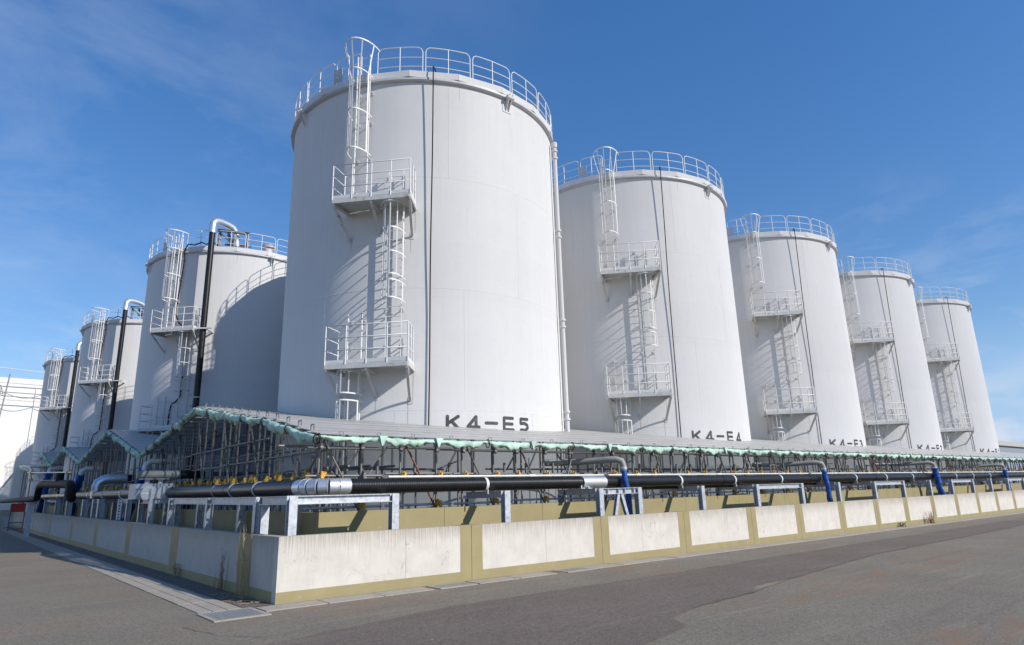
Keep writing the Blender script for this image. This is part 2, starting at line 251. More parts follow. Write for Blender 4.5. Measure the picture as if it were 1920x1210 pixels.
# ------------------------------------------------------------------ mesh helpers
class MB:
    def __init__(s): s.v = []; s.f = []; s.sm = []
    def hexa(s, p, smooth=False):      # 8 points: bottom 4 ccw, top 4 ccw
        k = len(s.v); s.v += [tuple(q) for q in p]
        for f in ((0, 3, 2, 1), (4, 5, 6, 7), (0, 1, 5, 4), (1, 2, 6, 5), (2, 3, 7, 6), (3, 0, 4, 7)):
            s.f.append(tuple(k+i for i in f)); s.sm.append(smooth)
        return s
    def box(s, a, b):
        (x0, y0, z0), (x1, y1, z1) = a, b
        x0, x1 = min(x0, x1), max(x0, x1); y0, y1 = min(y0, y1), max(y0, y1); z0, z1 = min(z0, z1), max(z0, z1)
        return s.hexa([(x0, y0, z0), (x1, y0, z0), (x1, y1, z0), (x0, y1, z0), (x0, y0, z1), (x1, y0, z1), (x1, y1, z1), (x0, y1, z1)])
    def bar(s, a, b, w, h, upv=(0, 0, 1)):    # rectangular bar between points
        a, b = V(a), V(b); d = (b-a).normalized(); u = V(upv)
        if abs(d.dot(u)) > .95: u = V((1, 0, 0))
        sd = d.cross(u).normalized(); u = sd.cross(d)
        q = lambda P, i, j: P + sd*(w/2*i) + u*(h/2*j)
        return s.hexa([q(a, -1, -1), q(a, 1, -1), q(b, 1, -1), q(b, -1, -1), q(a, -1, 1), q(a, 1, 1), q(b, 1, 1), q(b, -1, 1)])
    def tube(s, pts, r, n=8, cap=True, closed=False):
        pts = [V(p) for p in pts]; R = r if isinstance(r, (list, tuple)) else [r]*len(pts)
        k0 = len(s.v); d0 = (pts[1]-pts[0]).normalized()
        u = V((0, 0, 1)) if abs(d0.z) < .9 else V((1, 0, 0))
        u = (u - d0*u.dot(d0)).normalized(); M_ = len(pts)
        for i, p in enumerate(pts):
            if closed: d = (pts[(i+1) % M_]-pts[i-1]).normalized()
            else: d = (pts[min(i+1, M_-1)]-pts[max(i-1, 0)]).normalized()
            u = (u - d*u.dot(d)).normalized(); w_ = d.cross(u)
            for j in range(n):
                a = 2*pi*j/n; s.v.append(tuple(p + (u*cos(a)+w_*sin(a))*R[i]))
        for i in range(M_ if closed else M_-1):
            i2 = (i+1) % M_
            for j in range(n):
                s.f.append((k0+i*n+j, k0+i*n+(j+1) % n, k0+i2*n+(j+1) % n, k0+i2*n+j)); s.sm.append(True)
        if cap and not closed:
            k1 = len(s.v); s.v += [s.v[k0+j] for j in range(n)]+[s.v[k0+(M_-1)*n+j] for j in range(n)]
            s.f.append(tuple(k1+j for j in range(n))[::-1]); s.sm.append(False)
            s.f.append(tuple(k1+n+j for j in range(n))); s.sm.append(False)
        return s
    def lathe(s, prof, n=96, smooth=True, capb=False, capt=False):   # prof: [(r,z)...] around Z
        k0 = len(s.v)
        for r, z in prof:
            for j in range(n):
                a = 2*pi*j/n; s.v.append((r*cos(a), r*sin(a), z))
        for i in range(len(prof)-1):
            for j in range(n):
                s.f.append((k0+i*n+j, k0+i*n+(j+1) % n, k0+(i+1)*n+(j+1) % n, k0+(i+1)*n+j)); s.sm.append(smooth)
        if capb: s.f.append(tuple(k0+j for j in range(n))[::-1]); s.sm.append(False)
        if capt: s.f.append(tuple(k0+(len(prof)-1)*n+j for j in range(n))); s.sm.append(False)
        return s
    def ibeam(s, a, b, w=.15, h=.15, t=.014, upv=(0, 0, 1)):
        a, b = V(a), V(b); d = (b-a).normalized(); u = V(upv)
        if abs(d.dot(u)) > .95: u = V((0, 1, 0))
        sd = d.cross(u).normalized(); u = sd.cross(d)
        s.bar(a+u*(h/2-t/2), b+u*(h/2-t/2), w, t, u); s.bar(a-u*(h/2-t/2), b-u*(h/2-t/2), w, t, u)
        s.bar(a, b, t*.8, h-2*t-.002, u); return s
    def mesh(s, name, M):
        me = bpy.data.meshes.new(name); me.from_pydata(s.v, [], s.f); me.materials.append(M)
        me.polygons.foreach_set('use_smooth', s.sm); me.update(); return me
    def build(s, name, M, parent=None, at=None):
        o = bpy.data.objects.new(name, s.mesh(name, M)); COL.objects.link(o)
        if parent is not None:
            o.parent = parent
            if at != 'local': o.location = -parent.location if parent.parent is None else V((0, 0, 0))
        return o

def tag(o, label=None, cat=None, group=None, kind=None):
    if label: o['label'] = label
    if cat: o['category'] = cat
    if group: o['group'] = group
    if kind: o['kind'] = kind
    return o
def thing(name, loc, label, cat, group=None):
    o = bpy.data.objects.new(name, None); COL.objects.link(o); o.location = loc; o.empty_display_size = .3
    return tag(o, label, cat, group)
def copy_tree(o, parent=None, skip=()):
    c = o.copy(); COL.objects.link(c)
    if parent is not None: c.parent = parent
    for ch in list(o.children):
        if ch.name.split('.')[0] in skip: continue
        copy_tree(ch, c)
    return c
UNIT = {}
def unit_cyl(M):
    if M.name not in UNIT:
        UNIT[M.name] = MB().tube([(0, 0, 0), (0, 0, 1)], 1, 8).mesh('rod', M)
    return UNIT[M.name]
def rod(name, a, b, r, M, parent):     # shared mesh, one object per pole
    a, b = V(a), V(b); d = b-a; o = bpy.data.objects.new(name, unit_cyl(M)); COL.objects.link(o)
    o.parent = parent; o.location = a - parent.location
    o.rotation_euler = d.to_track_quat('Z', 'Y').to_euler(); o.scale = (r, r, d.length); return o
def inst(name, me, loc, parent, rz=0, sc_=(1, 1, 1)):
    o = bpy.data.objects.new(name, me); COL.objects.link(o); o.parent = parent
    o.location = V(loc) - (parent.location if parent.parent is None else V((0, 0, 0))); o.rotation_euler = (0, 0, rz); o.scale = sc_; return o
def pol(R, deg, z): return V((R*cos(rad(deg)), R*sin(rad(deg)), z))
def hz(x): return 1 + .0016*max(0, min(x, 60)-2)          # the bund rises a little to the right
def hl(y): return 1 + .006*max(0, min(y, 50)-2)

# ------------------------------------------------------------------ ground
g = MB(); S = 1500
g.v = [(-S, -S, 0), (S, -S, 0), (S, S, 0), (-S, S, 0)]; g.f = [(0, 1, 2, 3)]; g.sm = [False]
tag(g.build('ground', ASPH), 'worn grey brown asphalt yard with rusty stains', kind='structure')
def sheet(name, pts, z, M, label):
    s = MB(); s.v = [(x, y, z) for x, y in pts]; s.f = [tuple(range(len(pts)))]; s.sm = [False]
    return tag(s.build(name, M), label, kind='structure')
def jag(pts, amp=.035, step=.35):
    o = []
    for i in range(len(pts)):
        a, b = V(pts[i]), V(pts[(i+1) % len(pts)]); n_ = max(1, int((b-a).length/step))
        for k in range(n_):
            p = a.lerp(b, k/n_); o.append((p.x + random.uniform(-amp, amp), p.y + random.uniform(-amp, amp)))
    return o
sheet('asphalt_patch', jag([(-3.2, -3.35), (-.74, -2.84), (1.8, -2.35), (7.75, -2.4), (14, -2.2), (40, -1.9), (60, -2), (60, -3.2), (40, -3.1), (13, -3.85), (8.2, -4.5), (6.6, -4.55), (5.8, -4.95), (4.04, -5.1), (3.2, -5.35), (3.0, -5.75), (0, -6.6), (-3.2, -7.3)][::-1]), .004, PATCH,
      'smooth reddish brown strip of newer asphalt')
def ribbon(pts, wd, label, seed):
    rr = random.Random(seed); P = []
    for a, b in zip(pts[:-1], pts[1:]):
        a, b = V(a), V(b); n_ = max(1, int((b-a).length/.12))
        for k in range(n_): q = a.lerp(b, k/n_); P.append(V((q.x+rr.uniform(-.02, .02), q.y+rr.uniform(-.02, .02))))
    s = MB()
    for i, q in enumerate(P):
        d = (P[min(i+1, len(P)-1)]-P[max(i-1, 0)]).normalized(); w_ = wd*rr.uniform(.3, 1); s.v += [(q.x-d.y*w_, q.y+d.x*w_, .0075), (q.x+d.y*w_, q.y-d.x*w_, .0075)]
    for i in range(len(P)-1): s.f.append((2*i+1, 2*i+3, 2*i+2, 2*i)); s.sm.append(False)
    tag(s.build('asphalt_crack', TARM), label, kind='structure')
TARM = mat('dark_crack_fill', (.07, .062, .055), rough=.9)
ribbon([(1.8, -2.35), (7.75, -2.4), (14, -2.2), (30, -2.05)], .008, 'fine seam along the near wall edge of the reddish patch', 1)
ribbon([(4.04, -5.1), (5.8, -4.95), (8.2, -4.5), (13, -3.85), (24, -3.45), (40, -3.1)], .010, 'dark seam along the outer edge of the reddish patch', 2)
ribbon([(-1.6, -1.0), (-1.45, -1.9), (-.9, -2.8)], .006, 'short crack running out from the drain grating', 3)
ribbon([(9.0, -4.5), (12, -5.2), (16, -5.0)], .006, 'faint crack across the open yard', 4)
ribbon([(14, -2.2), (15.5, -2.9), (18, -3.0), (20, -3.5)], .006, 'crack crossing the reddish patch', 5)
sheet('bund_floor', [(.2, .2), (140, .2), (140, 160), (.2, 160)], .012, SLAB, 'concrete floor inside the bund')

# ------------------------------------------------------------------ gutter along the wall
def slab_piece(s, x0, x1, y0, y1, z0, z1): s.box((x0, y0, z0), (x1, y1, z1))
t = thing('drain_channel', (0, -.35, 0), 'pale concrete drain channel blocks along the foot of the sunlit wall', 'drain')
x = -.36
while x < 46:
    ln_ = 1.0
    if not (2.7 < x+.5 < 3.6 or 5.9 < x+.5 < 6.8):
        s = MB(); dz = random.uniform(0, .006)
        s.box((x+.012, -.60, -.05), (x+ln_-.012, -.13, .011+dz)); s.build('concrete_block', BLOCK, t)
    x += ln_
t2 = thing('drain_channel', (-.8, 1, 0), 'pale grooved concrete drain channel running beside the shaded wall', 'drain')
y = .02
while y < 60:
    for k in range(3):
        s = MB(); s.box((-1.14+k*.21, y+.01, -.05), (-1.14+k*.21+.195, y+1.18, .010+random.uniform(0, .004)))
        s.build('concrete_block', BLOCK, t2)
    y += 1.2
sheet('gutter_apron', [(-.47, .0), (-.06, .0), (-.06, 60), (-.47, 60)], .005, PATCH, 'concrete apron strip between channel and wall')
def grate(x0, y0, x1, y1, label, bars=14, cross=10):
    t = thing('drain_grate', ((x0+x1)/2, (y0+y1)/2, 0), label, 'drain grate')
    f = MB(); e = .07
    f.box((x0-e, y0-e, -.05), (x1+e, y0, .015)); f.box((x0-e, y1, -.05), (x1+e, y1+e, .015))
    f.box((x0-e, y0, -.05), (x0, y1, .015)); f.box((x1, y0, -.05), (x1+e, y1, .015)); f.build('frame', BLOCK, t)
    b = MB(); b.box((x0, y0, .004), (x1, y1, .0045)); b.build('pit_shade_sheet', BLACKH, t)  # thin black sheet stands in for the darkness below the bars
    for k in range(bars):
        xx = x0 + (k+.5)*(x1-x0)/bars; s = MB(); s.box((xx-.012, y0, .008), (xx+.012, y1, .016)); s.build('bar', GRATE, t)
    s = MB()
    for k in range(cross):
        yy = y0 + (k+.5)*(y1-y0)/cross; s.box((x0, yy-.007, .0085), (x1, yy+.007, .014))
    s.build('cross_bars', GRATE, t)
grate(-1.12, -.86, -.46, -.10, 'steel drain grating in concrete frame at the corner of the walls', 13, 10)
grate(2.82, -.56, 3.5, -.2, 'steel drain grating below the first olive joint band of the sunlit wall', 14, 6)
grate(5.98, -.56, 6.7, -.2, 'steel drain grating under the second sunlit panel from the corner', 14, 6)

# ------------------------------------------------------------------ bund walls
def wall_run(t, cuts, axis, h0, hf, thick, base_h, end, bandw):
    """cuts: joint centres. axis 'x' wall face at y=0 (outside -y); axis 'y' wall face at x=0 (outside -x)"""
    edges = [0] + cuts + [end]
    def P(u, o, z): return (u, o, z) if axis == 'x' else (o, u, z)
    def hx(mb, u0, u1, o0, o1, z0a, z0b, z1a, z1b):
        p = [P(u0, o0, z0a), P(u1, o0, z0b), P(u1, o1, z0b), P(u0, o1, z0a), P(u0, o0, z1a), P(u1, o0, z1b), P(u1, o1, z1b), P(u0, o1, z1a)]
        if axis == 'y': p = [p[0], p[3], p[2], p[1], p[4], p[7], p[6], p[5]]
        mb.hexa(p)
    for i in range(len(edges)-1):
        a, b = edges[i], edges[i+1]; ga = .006 if i else (0 if axis == 'x' else 0); za, zb = h0*hf(a), h0*hf(b)
        if axis == 'y' and i == 0: a = thick
        cutp = [a+ga] + ([a+(b-a)*random.uniform(.45, .62)] if b-a > 2.2 else []) + [b-.006]
        for c0_, c1_ in zip(cutp[:-1], cutp[1:]):
            ez = 0 if c1_ == cutp[-1] else .005
            s = MB(); hx(s, c0_, c1_-ez, 0, thick, 0, 0, h0*hf(c0_), h0*hf(c1_)); s.build('wall_panel', CONC if axis == 'x' else CONC_SHADE, t)
        # cold-joint line and casting board lines are real shallow fins
        ia = a + (bandw/2*(1-.25*min(1, a/30)) if i else 0); ib = b - bandw/2*(1-.25*min(1, b/30)); e = .004
        s = MB(); hx(s, a+ga-(.0 if i else .004), b-.006, -e, 0, -.01, -.01, base_h*hf(a), base_h*hf(b)); s.build('base_coating', OLIVE, t)
        for (u0, u1, ok) in ((a+ga, ia, i > 0), (ib, b-.006, True)):
            if not ok: continue
            s = MB(); z0, z1 = h0*hf(u0), h0*hf(u1)
            hx(s, u0, u1, -e, 0, base_h*hf(u0), base_h*hf(u1), z0+e, z1+e); hx(s, u0, u1, 0, thick, z0, z1, z0+e, z1+e)
            s.build('joint_coating', OLIVE, t)
TH = .19
wf = thing('bund_wall', (0, 0, 0), 'sunlit concrete bund wall with olive joint bands along the road', 'wall')
cf = [3.89, 7.65, 10.85, 14.12, 16.93, 19.88, 22.73, 25.49, 28.37]
while cf[-1] < 66: cf.append(cf[-1]+2.9)
wall_run(wf, cf, 'x', 1.035, lambda x: 1+.0021*max(0, min(x, 60)-2), TH, .175, 72, .56)
wl = thing('bund_wall', (0, .3, 0), 'shaded concrete bund wall with olive joint bands receding to the left', 'wall')
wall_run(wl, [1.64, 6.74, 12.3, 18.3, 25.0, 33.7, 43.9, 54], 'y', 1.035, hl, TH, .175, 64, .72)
# inner olive wall
wi = thing('olive_wall', (1.36, 1.6, 0), 'inner olive coated wall behind the pipe supports', 'wall')
u = 1.36; k = 0
while u < 72:
    e = 1.36+2.95*(k+1); s = MB(); a, b = u+.004, e-.004
    s.hexa([(a, 1.6, 0), (b, 1.6, 0), (b, 1.8, 0), (a, 1.8, 0), (a, 1.6, 1.37*hz(a)), (b, 1.6, 1.37*hz(b)), (b, 1.8, 1.37*hz(b)), (a, 1.8, 1.37*hz(a))])
    s.build('wall_panel', OLIVE, wi); u = e; k += 1
u = 1.8
while u < 100:
    e = u+3.4; s = MB(); a, b = u+.004, e-.004
    s.hexa([(1.36, a, 0), (1.56, a, 0), (1.56, b, 0), (1.36, b, 0), (1.36, a, 1.36*hl(a)), (1.56, a, 1.36*hl(a)), (1.56, b, 1.36*hl(b)), (1.36, b, 1.36*hl(b))])
    s.build('wall_panel', OLIVE, wi); u = e

# ------------------------------------------------------------------ storage tank
RUNG = MB().tube([(-.215, 0, 0), (.215, 0, 0)], .011, 6).mesh('rung', WHITE)
def hoop_mesh(wd, dp, full=False, bw=.04, n=14):
    s = MB(); prev = None
    for k in range(n+1):
        a = pi*k/n if not full else 2*pi*k/n
        p = (wd*cos(a), -dp*sin(a)) if not full else (wd*cos(a), -dp/2-dp/2*sin(a))
        if prev:
            s.hexa([(prev[0], prev[1], -bw/2), (p[0], p[1], -bw/2), (p[0]*.96, p[1]*.97-.0, -bw/2), (prev[0]*.96, prev[1]*.97, -bw/2),
                    (prev[0], prev[1], bw/2), (p[0], p[1], bw/2), (p[0]*.96, p[1]*.97, bw/2), (prev[0]*.96, prev[1]*.97, bw/2)])
        prev = p
    return s.mesh('hoop', WHITE)
HOOP = hoop_mesh(.34, .70); HOOPF = hoop_mesh(.34, .74, True, n=22)
HOOPTOP = hoop_mesh(.56, .88, bw=.042)

def ladder(parent, deg, z0, z1, standoffs, R=5.2):
    """ladder assembly local frame: x tangential, -y outward; object rotated so that -y points out"""
    o = bpy.data.objects.new('ladder', None)
    s = MB()
    for x in (-.225, .225): s.bar((x, 0, z0), (x, 0, z1), .022, .065, (0, 1, 0))
    for z in standoffs:
        for x in (-.225, .225):
            s.bar((x, .0, z), (x, .19, z), .05, .012); s.box((x-.05, .18, z-.06), (x+.05, .197, z+.06))
    o = s.build('ladder', WHITE, parent, 'local')
    o.location = pol(R, deg, 0); o.rotation_euler = (0, 0, rad(deg+90)); o.parent = parent
    z = z0+.25
    while z < z1-.05:
        r = bpy.data.objects.new('rung', RUNG); COL.objects.link(r); r.parent = o; r.location = (0, 0, z); z += .3
    return o
def cage(parent, deg, hoops, bars_z, R=5.2, top=None, full_top=False):
    s = MB(); zb0, zb1 = bars_z
    for a in (22, 56, 90, 124, 158):
        x, y = .335*cos(rad(a)), -.69*sin(rad(a))
        if top:
            X, Y = .55*cos(rad(a)), -.86*sin(rad(a))
            s.bar((x, y, zb0), (x, y, 14.85), .036, .01, (x, y, 0)); s.bar((x, y, 14.852), (X, Y, top), .036, .01, (x, y, 0))
        else: s.bar((x, y, zb0), (x, y, zb1), .036, .01, (x, y, 0))
    o = s.build('ladder_cage', WHITE, parent, 'local'); o.location = pol(R, deg, 0); o.rotation_euler = (0, 0, rad(deg+90))
    for i, z in enumerate(hoops):
        h = bpy.data.objects.new('hoop', HOOPF if (full_top and i == 0) else HOOP); COL.objects.link(h); h.parent = o; h.location = (0, 0, z)
    if top:
        h = bpy.data.objects.new('hoop', HOOPTOP); COL.objects.link(h); h.parent = o; h.location = (0, 0, top)
    return o
def platform(parent, z):
    a0, a1 = -149.4, -126.3
    A, B = pol(6.02, a0, z), pol(6.02, a1, z); C_, D = pol(5.02, a1+1.0, z), pol(5.02, a0-1.0, z)
    s = MB(); t_ = V((0, 0, .035))
    Cm = [pol(5.02, a1+1.0+(a0-a1-2)*k/6, z) for k in range(7)]
    k0 = len(s.v); poly = [A, B]+Cm; n_ = len(poly)
    s.v += [tuple(p) for p in poly]+[tuple(p+t_) for p in poly]
    s.f += [tuple(range(n_))[::-1], tuple(range(n_, 2*n_))]+[(i, (i+1) % n_, n_+(i+1) % n_, n_+i) for i in range(n_)]; s.sm += [False]*(n_+2)
    for p, q in ((A, B), (D, A), (B, C_)):
        s.bar(p-V((0, 0, .06)), q-V((0, 0, .06)), .05, .115)
    o = s.build('platform', DECK, parent, 'local')
    # toe board + guard rail
    s = MB(); up_ = lambda p, h: p+V((0, 0, h)); h = .035
    path = [D.lerp(A, .25), A, B, B.lerp(C_, .8)]
    for hh in (.38, .74, 1.1): s.tube([up_(p, hh+h) for p in path[:1]+path[1:]], .019, 6)
    s2 = [A.lerp(B, k/4) for k in range(5)]+[D.lerp(A, .3), B.lerp(C_, .45), B.lerp(C_, .8)]
    for p in s2: s.tube([up_(p, .0), up_(p, 1.1+h)], .021, 6)
    for p, q in ((A, B), (D, A), (B, C_)): s.bar(up_(p, .085), up_(q, .085), .008, .1)
    s.build('guard_rail', WHITE, o, 'local')
    for k, f in enumerate((0.01, .5, .99)):
        p = A.lerp(B, f); ang = math.degrees(math.atan2(p.y, p.x)); q = pol(5.03, ang, z-.95 if k != 1 else z-.8)
        p2 = V((p.x, p.y, z-.12)); b = MB(); b.bar(p2, q, .075, .05)
        b.bar(pol(5.03, ang, z-.15), V((p.x, p.y, z-.15)), .06, .05)
        b.bar(pol(5.0, ang, q.z-.1), pol(5.0, ang, q.z+.1), .12, .03, pol(1, ang, 0)); b.build('bracket', DECK, o, 'local')
    return o

def make_tank():
    t = thing('storage_tank', (0, 0, 0), 'x', 'storage tank', 'tall white storage tanks')
    R = 5.0; s = MB(); prof = [(R, 0), (R, 14.8)]; s.lathe(prof, 160); s.build('shell', TANK, t)
    for zw in (.35, 4.02, 7.68, 11.34):
        s = MB(); s.lathe([(R-.002, zw-.010), (R+.004, zw-.006), (R+.004, zw+.006), (R-.002, zw+.010)], 160); s.build('weld_seam', TANK, t)
    s = MB(); s.lathe([(R, 14.72), (R+.125, 14.76), (R+.125, 14.84), (R, 14.845)], 128, smooth=False); s.build('rim_flange', RIMM, t)
    # twenty flat fascia plates
    for k in range(20):
        a0, a1 = -128.3+18*k+.06, -128.3+18*(k+1)-.06
        s = MB(); o_, i_ = R+.155, R+.06
        s.hexa([pol(o_, a0, 14.846), pol(o_, a1, 14.846), pol(i_, a1, 14.846), pol(i_, a0, 14.846), pol(o_, a0, 15.075), pol(o_, a1, 15.075), pol(i_, a1, 15.09), pol(i_, a0, 15.09)])
        s.build('fascia_plate', TANK, t)
    s = MB(); s.lathe([(R+.055, 15.085), (.3, 15.62), (.01, 15.63)], 40); s.build('roof', TANK, t)
    s = MB(); s.tube([(0, 0, 15.6), (0, 0, 15.95)], .3, 16); s.build('roof_vent', TANK, t)
    # guard rail hoops
    for k in range(20):
        a0 = -122.9+18*k+.55; a1 = a0+18-1.1
        if k == 18: a0, a1 = a0, a1-5.5      # shortened beside the ladder
        if k == 19: a0 = a0+0; a1 = a1
        if k == 18:
            pass
        s = MB(); Rr = 5.06; z0, z1 = 15.07, 16.0
        n_ = 10; c = 2.0
        pts = [pol(Rr, a0, z0), pol(Rr, a0, z1-.16), pol(Rr, a0+.5, z1-.05), pol(Rr, a0+1.5, z1)]
        pts += [pol(Rr, a0+1.5+(a1-a0-3)*j/n_, z1) for j in range(1, n_)]
        pts += [pol(Rr, a1-1.5, z1), pol(Rr, a1-.5, z1-.05), pol(Rr, a1, z1-.16), pol(Rr, a1, z0)]
        s.tube(pts, .018, 6)
        for zz in (15.28, 15.62): s.tube([pol(Rr, a0+(a1-a0)*j/8, zz) for j in range(9)], .015, 6)
        am = (a0+a1)/2; s.tube([pol(Rr, am, z0), pol(Rr, am, z1)], .019, 6)
        s.build('railing', WHITE, t)
    # dark slatted board on the rail
    s = MB()
    for j in range(7):
        s.bar(pol(5.12, -159, 15.12+.075*j), pol(5.12, -155, 15.12+.075*j), .02, .05)
    s.build('slatted_board', RIMM, t)
    # ladders, cages, platforms
    ladder(t, -145, 10.3, 15.75, (10.9, 12.0, 13.3, 14.4)); cage(t, -145, (12.05, 13.4, 14.85), (12.05, 14.85), top=15.80)
    platform(t, 10.28)
    ladder(t, -132, 5.3, 11.45, (5.9, 7.0, 8.1, 9.2, 11.3)); cage(t, -132, (10.12, 9.3, 8.55, 7.86), (7.86, 10.12), full_top=True)
    cage(t, -132, (7.68, 7.15), (7.15, 7.68))
    platform(t, 5.24)
    ladder(t, -145, .1, 6.95, (5.9, 6.7, 4.6, 3.0)); cage(t, -145, (5.1, 4.47), (4.47, 5.1)); cage(t, -145, (4.27, 3.3, 2.4), (2.4, 4.27))
    s = MB()
    for ci, (z0, z1) in enumerate(((0, 1.85), (1.85, 4.02), (4.02, 7.68), (7.68, 11.34), (11.34, 14.72))):
        for k in range(7):
            a_ = k*360/7+ci*23; s.bar(pol(R+.0005, a_, z0+.01), pol(R+.0005, a_, z1-.01), .012, .006, pol(1, a_, 0))
    tag(s.build('vertical_weld', TANK, t), kind='stuff')
    # rust runs below the bracket feet
    for a_, z_, l_ in ((-127.0, 9.3, .5), (-149, 9.3, .35), (-127.2, 4.25, .7), (-138, 4.35, .4), (-125.6, 5.1, .9), (-125.5, 10.1, .6), (-109.5, 14.7, .5)):
        s = MB(); dd = .16
        s.hexa([pol(R+.001, a_-dd, z_-l_), pol(R+.001, a_+dd*.3, z_-l_), pol(R+.002, a_+dd*.3, z_-l_), pol(R+.002, a_-dd*.3, z_-l_), pol(R+.001, a_-dd, z_), pol(R+.001, a_+dd, z_), pol(R+.002, a_+dd, z_), pol(R+.002, a_-dd, z_)])
        s.build('rust_run', RUSTM, t)
    # lifting lugs
    for k in range(4):
        a = -88.9+90*k; s = MB()
        e = V((-sin(rad(a)), cos(rad(a)), 0)); r_ = pol(1, a, 0); c = pol(5.0, a, 14.55)
        s.bar(c-V((0, 0, .28)), c+V((0, 0, .2)), .36, .03, r_)
        for sgn in (-.06, .06):
            s.hexa([c+e*sgn*1.0-V((0, 0, .22)), c+e*(sgn+.02)-V((0, 0, .22)), c+r_*.05+e*(sgn+.02)-V((0, 0, .22)), c+r_*.05+e*sgn-V((0, 0, .22)),
                    c+e*sgn+V((0, 0, .3)), c+e*(sgn+.02)+V((0, 0, .3)), c+r_*.3+e*(sgn+.02)+V((0, 0, .3)), c+r_*.3+e*sgn+V((0, 0, .3))])
        s.tube([c+r_*.2-e*.13+V((0, 0, .2)), c+r_*.2+e*.15+V((0, 0, .2))], .075, 10); s.build('lifting_lug', TANK, t)
    # down pipe
    a = -53; s = MB(); s.tube([pol(5.19, a, .2), pol(5.19, a, 14.35)], .075, 12)
    for z in (14.2, 13.9, 10.95, 10.7, 7.55, 7.3, 4.3, 4.05):
        s.tube([pol(5.19, a, z-.035), pol(5.19, a, z+.035)], .115, 12)
    s.tube([pol(5.19, a, 14.351), pol(5.19, a, 14.55)], .11, 12); s.box((0, 0, 0), (.001, .001, .001)); s.build('down_pipe', TANK, t)
    return t
def add_hose(t, seed, a0=-119.6):
    rr = random.Random(seed); s = MB(); pts = [pol(4.9, a0+1.6, 15.12), pol(5.1, a0+.5, 15.22), pol(5.24, a0, 15.18), pol(5.25, a0, 14.9)]
    n_ = 22
    for k in range(1, n_+1):
        f = k/n_; pts.append(pol(5.24-.17*min(1, f*1.5), a0-.9*f+.25*sin(f*9+seed)*f*(1-f)*2, 14.9-f*11.8))
    s.tube(pts, .020, 8); s.build('hose', BLACKH, t)

CHARS = {
 'K': [((0, 0), (0, 1)), ((.04, .42), (.95, 1)), ((.36, .62), (.95, 0))],
 '4': [((.74, 1), (.74, 0)), ((.70, .97), (.04, .16)), ((.04, .14), (1, .14))],
 '-': [((0, .5), (1, .5))],
 'E': [((0, 0), (0, 1)), ((.04, 1), (.9, 1)), ((.04, .5), (.85, .5)), ((.04, 0), (.95, 0))],
 '5': [((.9, 1), (.1, 1)), ((.08, .97), (.08, .62)), ((.1, .6), (.55, .64)), ((.57, .63), (.86, .5)), ((.88, .48), (.92, .25)), ((.9, .23), (.62, .03)), ((.6, .02), (.1, .04))],
 '3': [((.05, .95), (.45, 1)), ((.47, 1), (.85, .9)), ((.86, .88), (.85, .66)), ((.83, .64), (.4, .53)), ((.5, .53), (.88, .42)), ((.9, .4), (.85, .1)), ((.83, .08), (.4, 0)), ((.38, 0), (.02, .1))],
 '2': [((.04, .8), (.25, .98)), ((.27, 1), (.7, .98)), ((.72, .96), (.9, .75)), ((.88, .72), (.1, .06)), ((.1, 0), (.95, 0))],
 '1': [((.2, .82), (.5, 1)), ((.52, 1), (.52, 0))],
}
def marking(t, txt, dz=0):
    spans = [(-114.7, -110.1), (-107.9, -103.0), (-101.2, -96.3), (-94.1, -89.2), (-87.0, -82.2)]
    H = .44; z0 = 3.44+dz; wd = .048
    for ch, (a0, a1) in zip(txt, spans):
        s = MB(); lay = 0
        a0 += .4; a1 -= .4
        for (p, q) in CHARS[ch]:
            lay += 1; rr = 5.004+.0013*lay
            f = lambda u, v: (rad(a0+(a1-a0)*u)*5.0, z0+wd+v*(H-2*wd))
            P, Q = V(f(*p)), V(f(*q)); d = (Q-P).normalized(); n_ = V((-d.y, d.x)); k0 = len(s.v); ring = []
            for j in range(9):
                a = pi/2+pi*j/8; ring.append(P + (d*cos(a)+n_*sin(a))*wd)
            for j in range(9):
                a = -pi/2+pi*j/8; ring.append(Q + (d*cos(a)+n_*sin(a))*wd)
            s.v += [(rr*cos(r_.x/5.0), rr*sin(r_.x/5.0), r_.y) for r_ in ring]
            s.f.append(tuple(range(k0, k0+18))); s.sm.append(False)
        s.build('painted_letter', LETTER, t, 'local')

EC = [(8.44, 9.12), (19.94, 9.0), (31.50, 9.06), (42.76, 9.03), (53.99, 8.96)]
LC = [(7.51, 28.91), (6.64, 47.69), (5.71, 64.84)]
HC = [(12.95, 18.75), (25.8, 19.0), (37.3, 19.0), (13.2, 39.0), (12.4, 57.0), (10.6, 77.0)]
proto = make_tank()
lab_e = ['nearest and largest white tank, marked K4-E5, standing at the corner', 'white tank marked K4-E4, second from the corner in the right row',
         'white tank marked K4-E3, middle of the five in the right row', 'white tank marked K4-E2, fourth in the right row', 'farthest white tank of the right row, marked K4-E1']
roots = [proto]+[copy_tree(proto, None, ('down_pipe',)) for _ in range(4+3+len(HC))]
for i in range(5):
    o = roots[i]; o.location = (*EC[i], 0); o['label'] = lab_e[i]
    add_hose_parent = o
def put_local(fn, o, *a):
    loc = o.location.copy(); o.location = (0, 0, 0); fn(o, *a); o.location = loc
for i in range(5):
    put_local(add_hose, roots[i], i); put_local(marking, roots[i], 'K4-E'+'54321'[i], (0, .0, .03, .05, .06)[i])
lab_l = ['shaded white tank directly left of K4-E5 with a black pipe up its side', 'white tank with black riser pipe, middle of the three in the left row',
         'smallest looking white tank with black riser pipe, at the far left beside the white building']
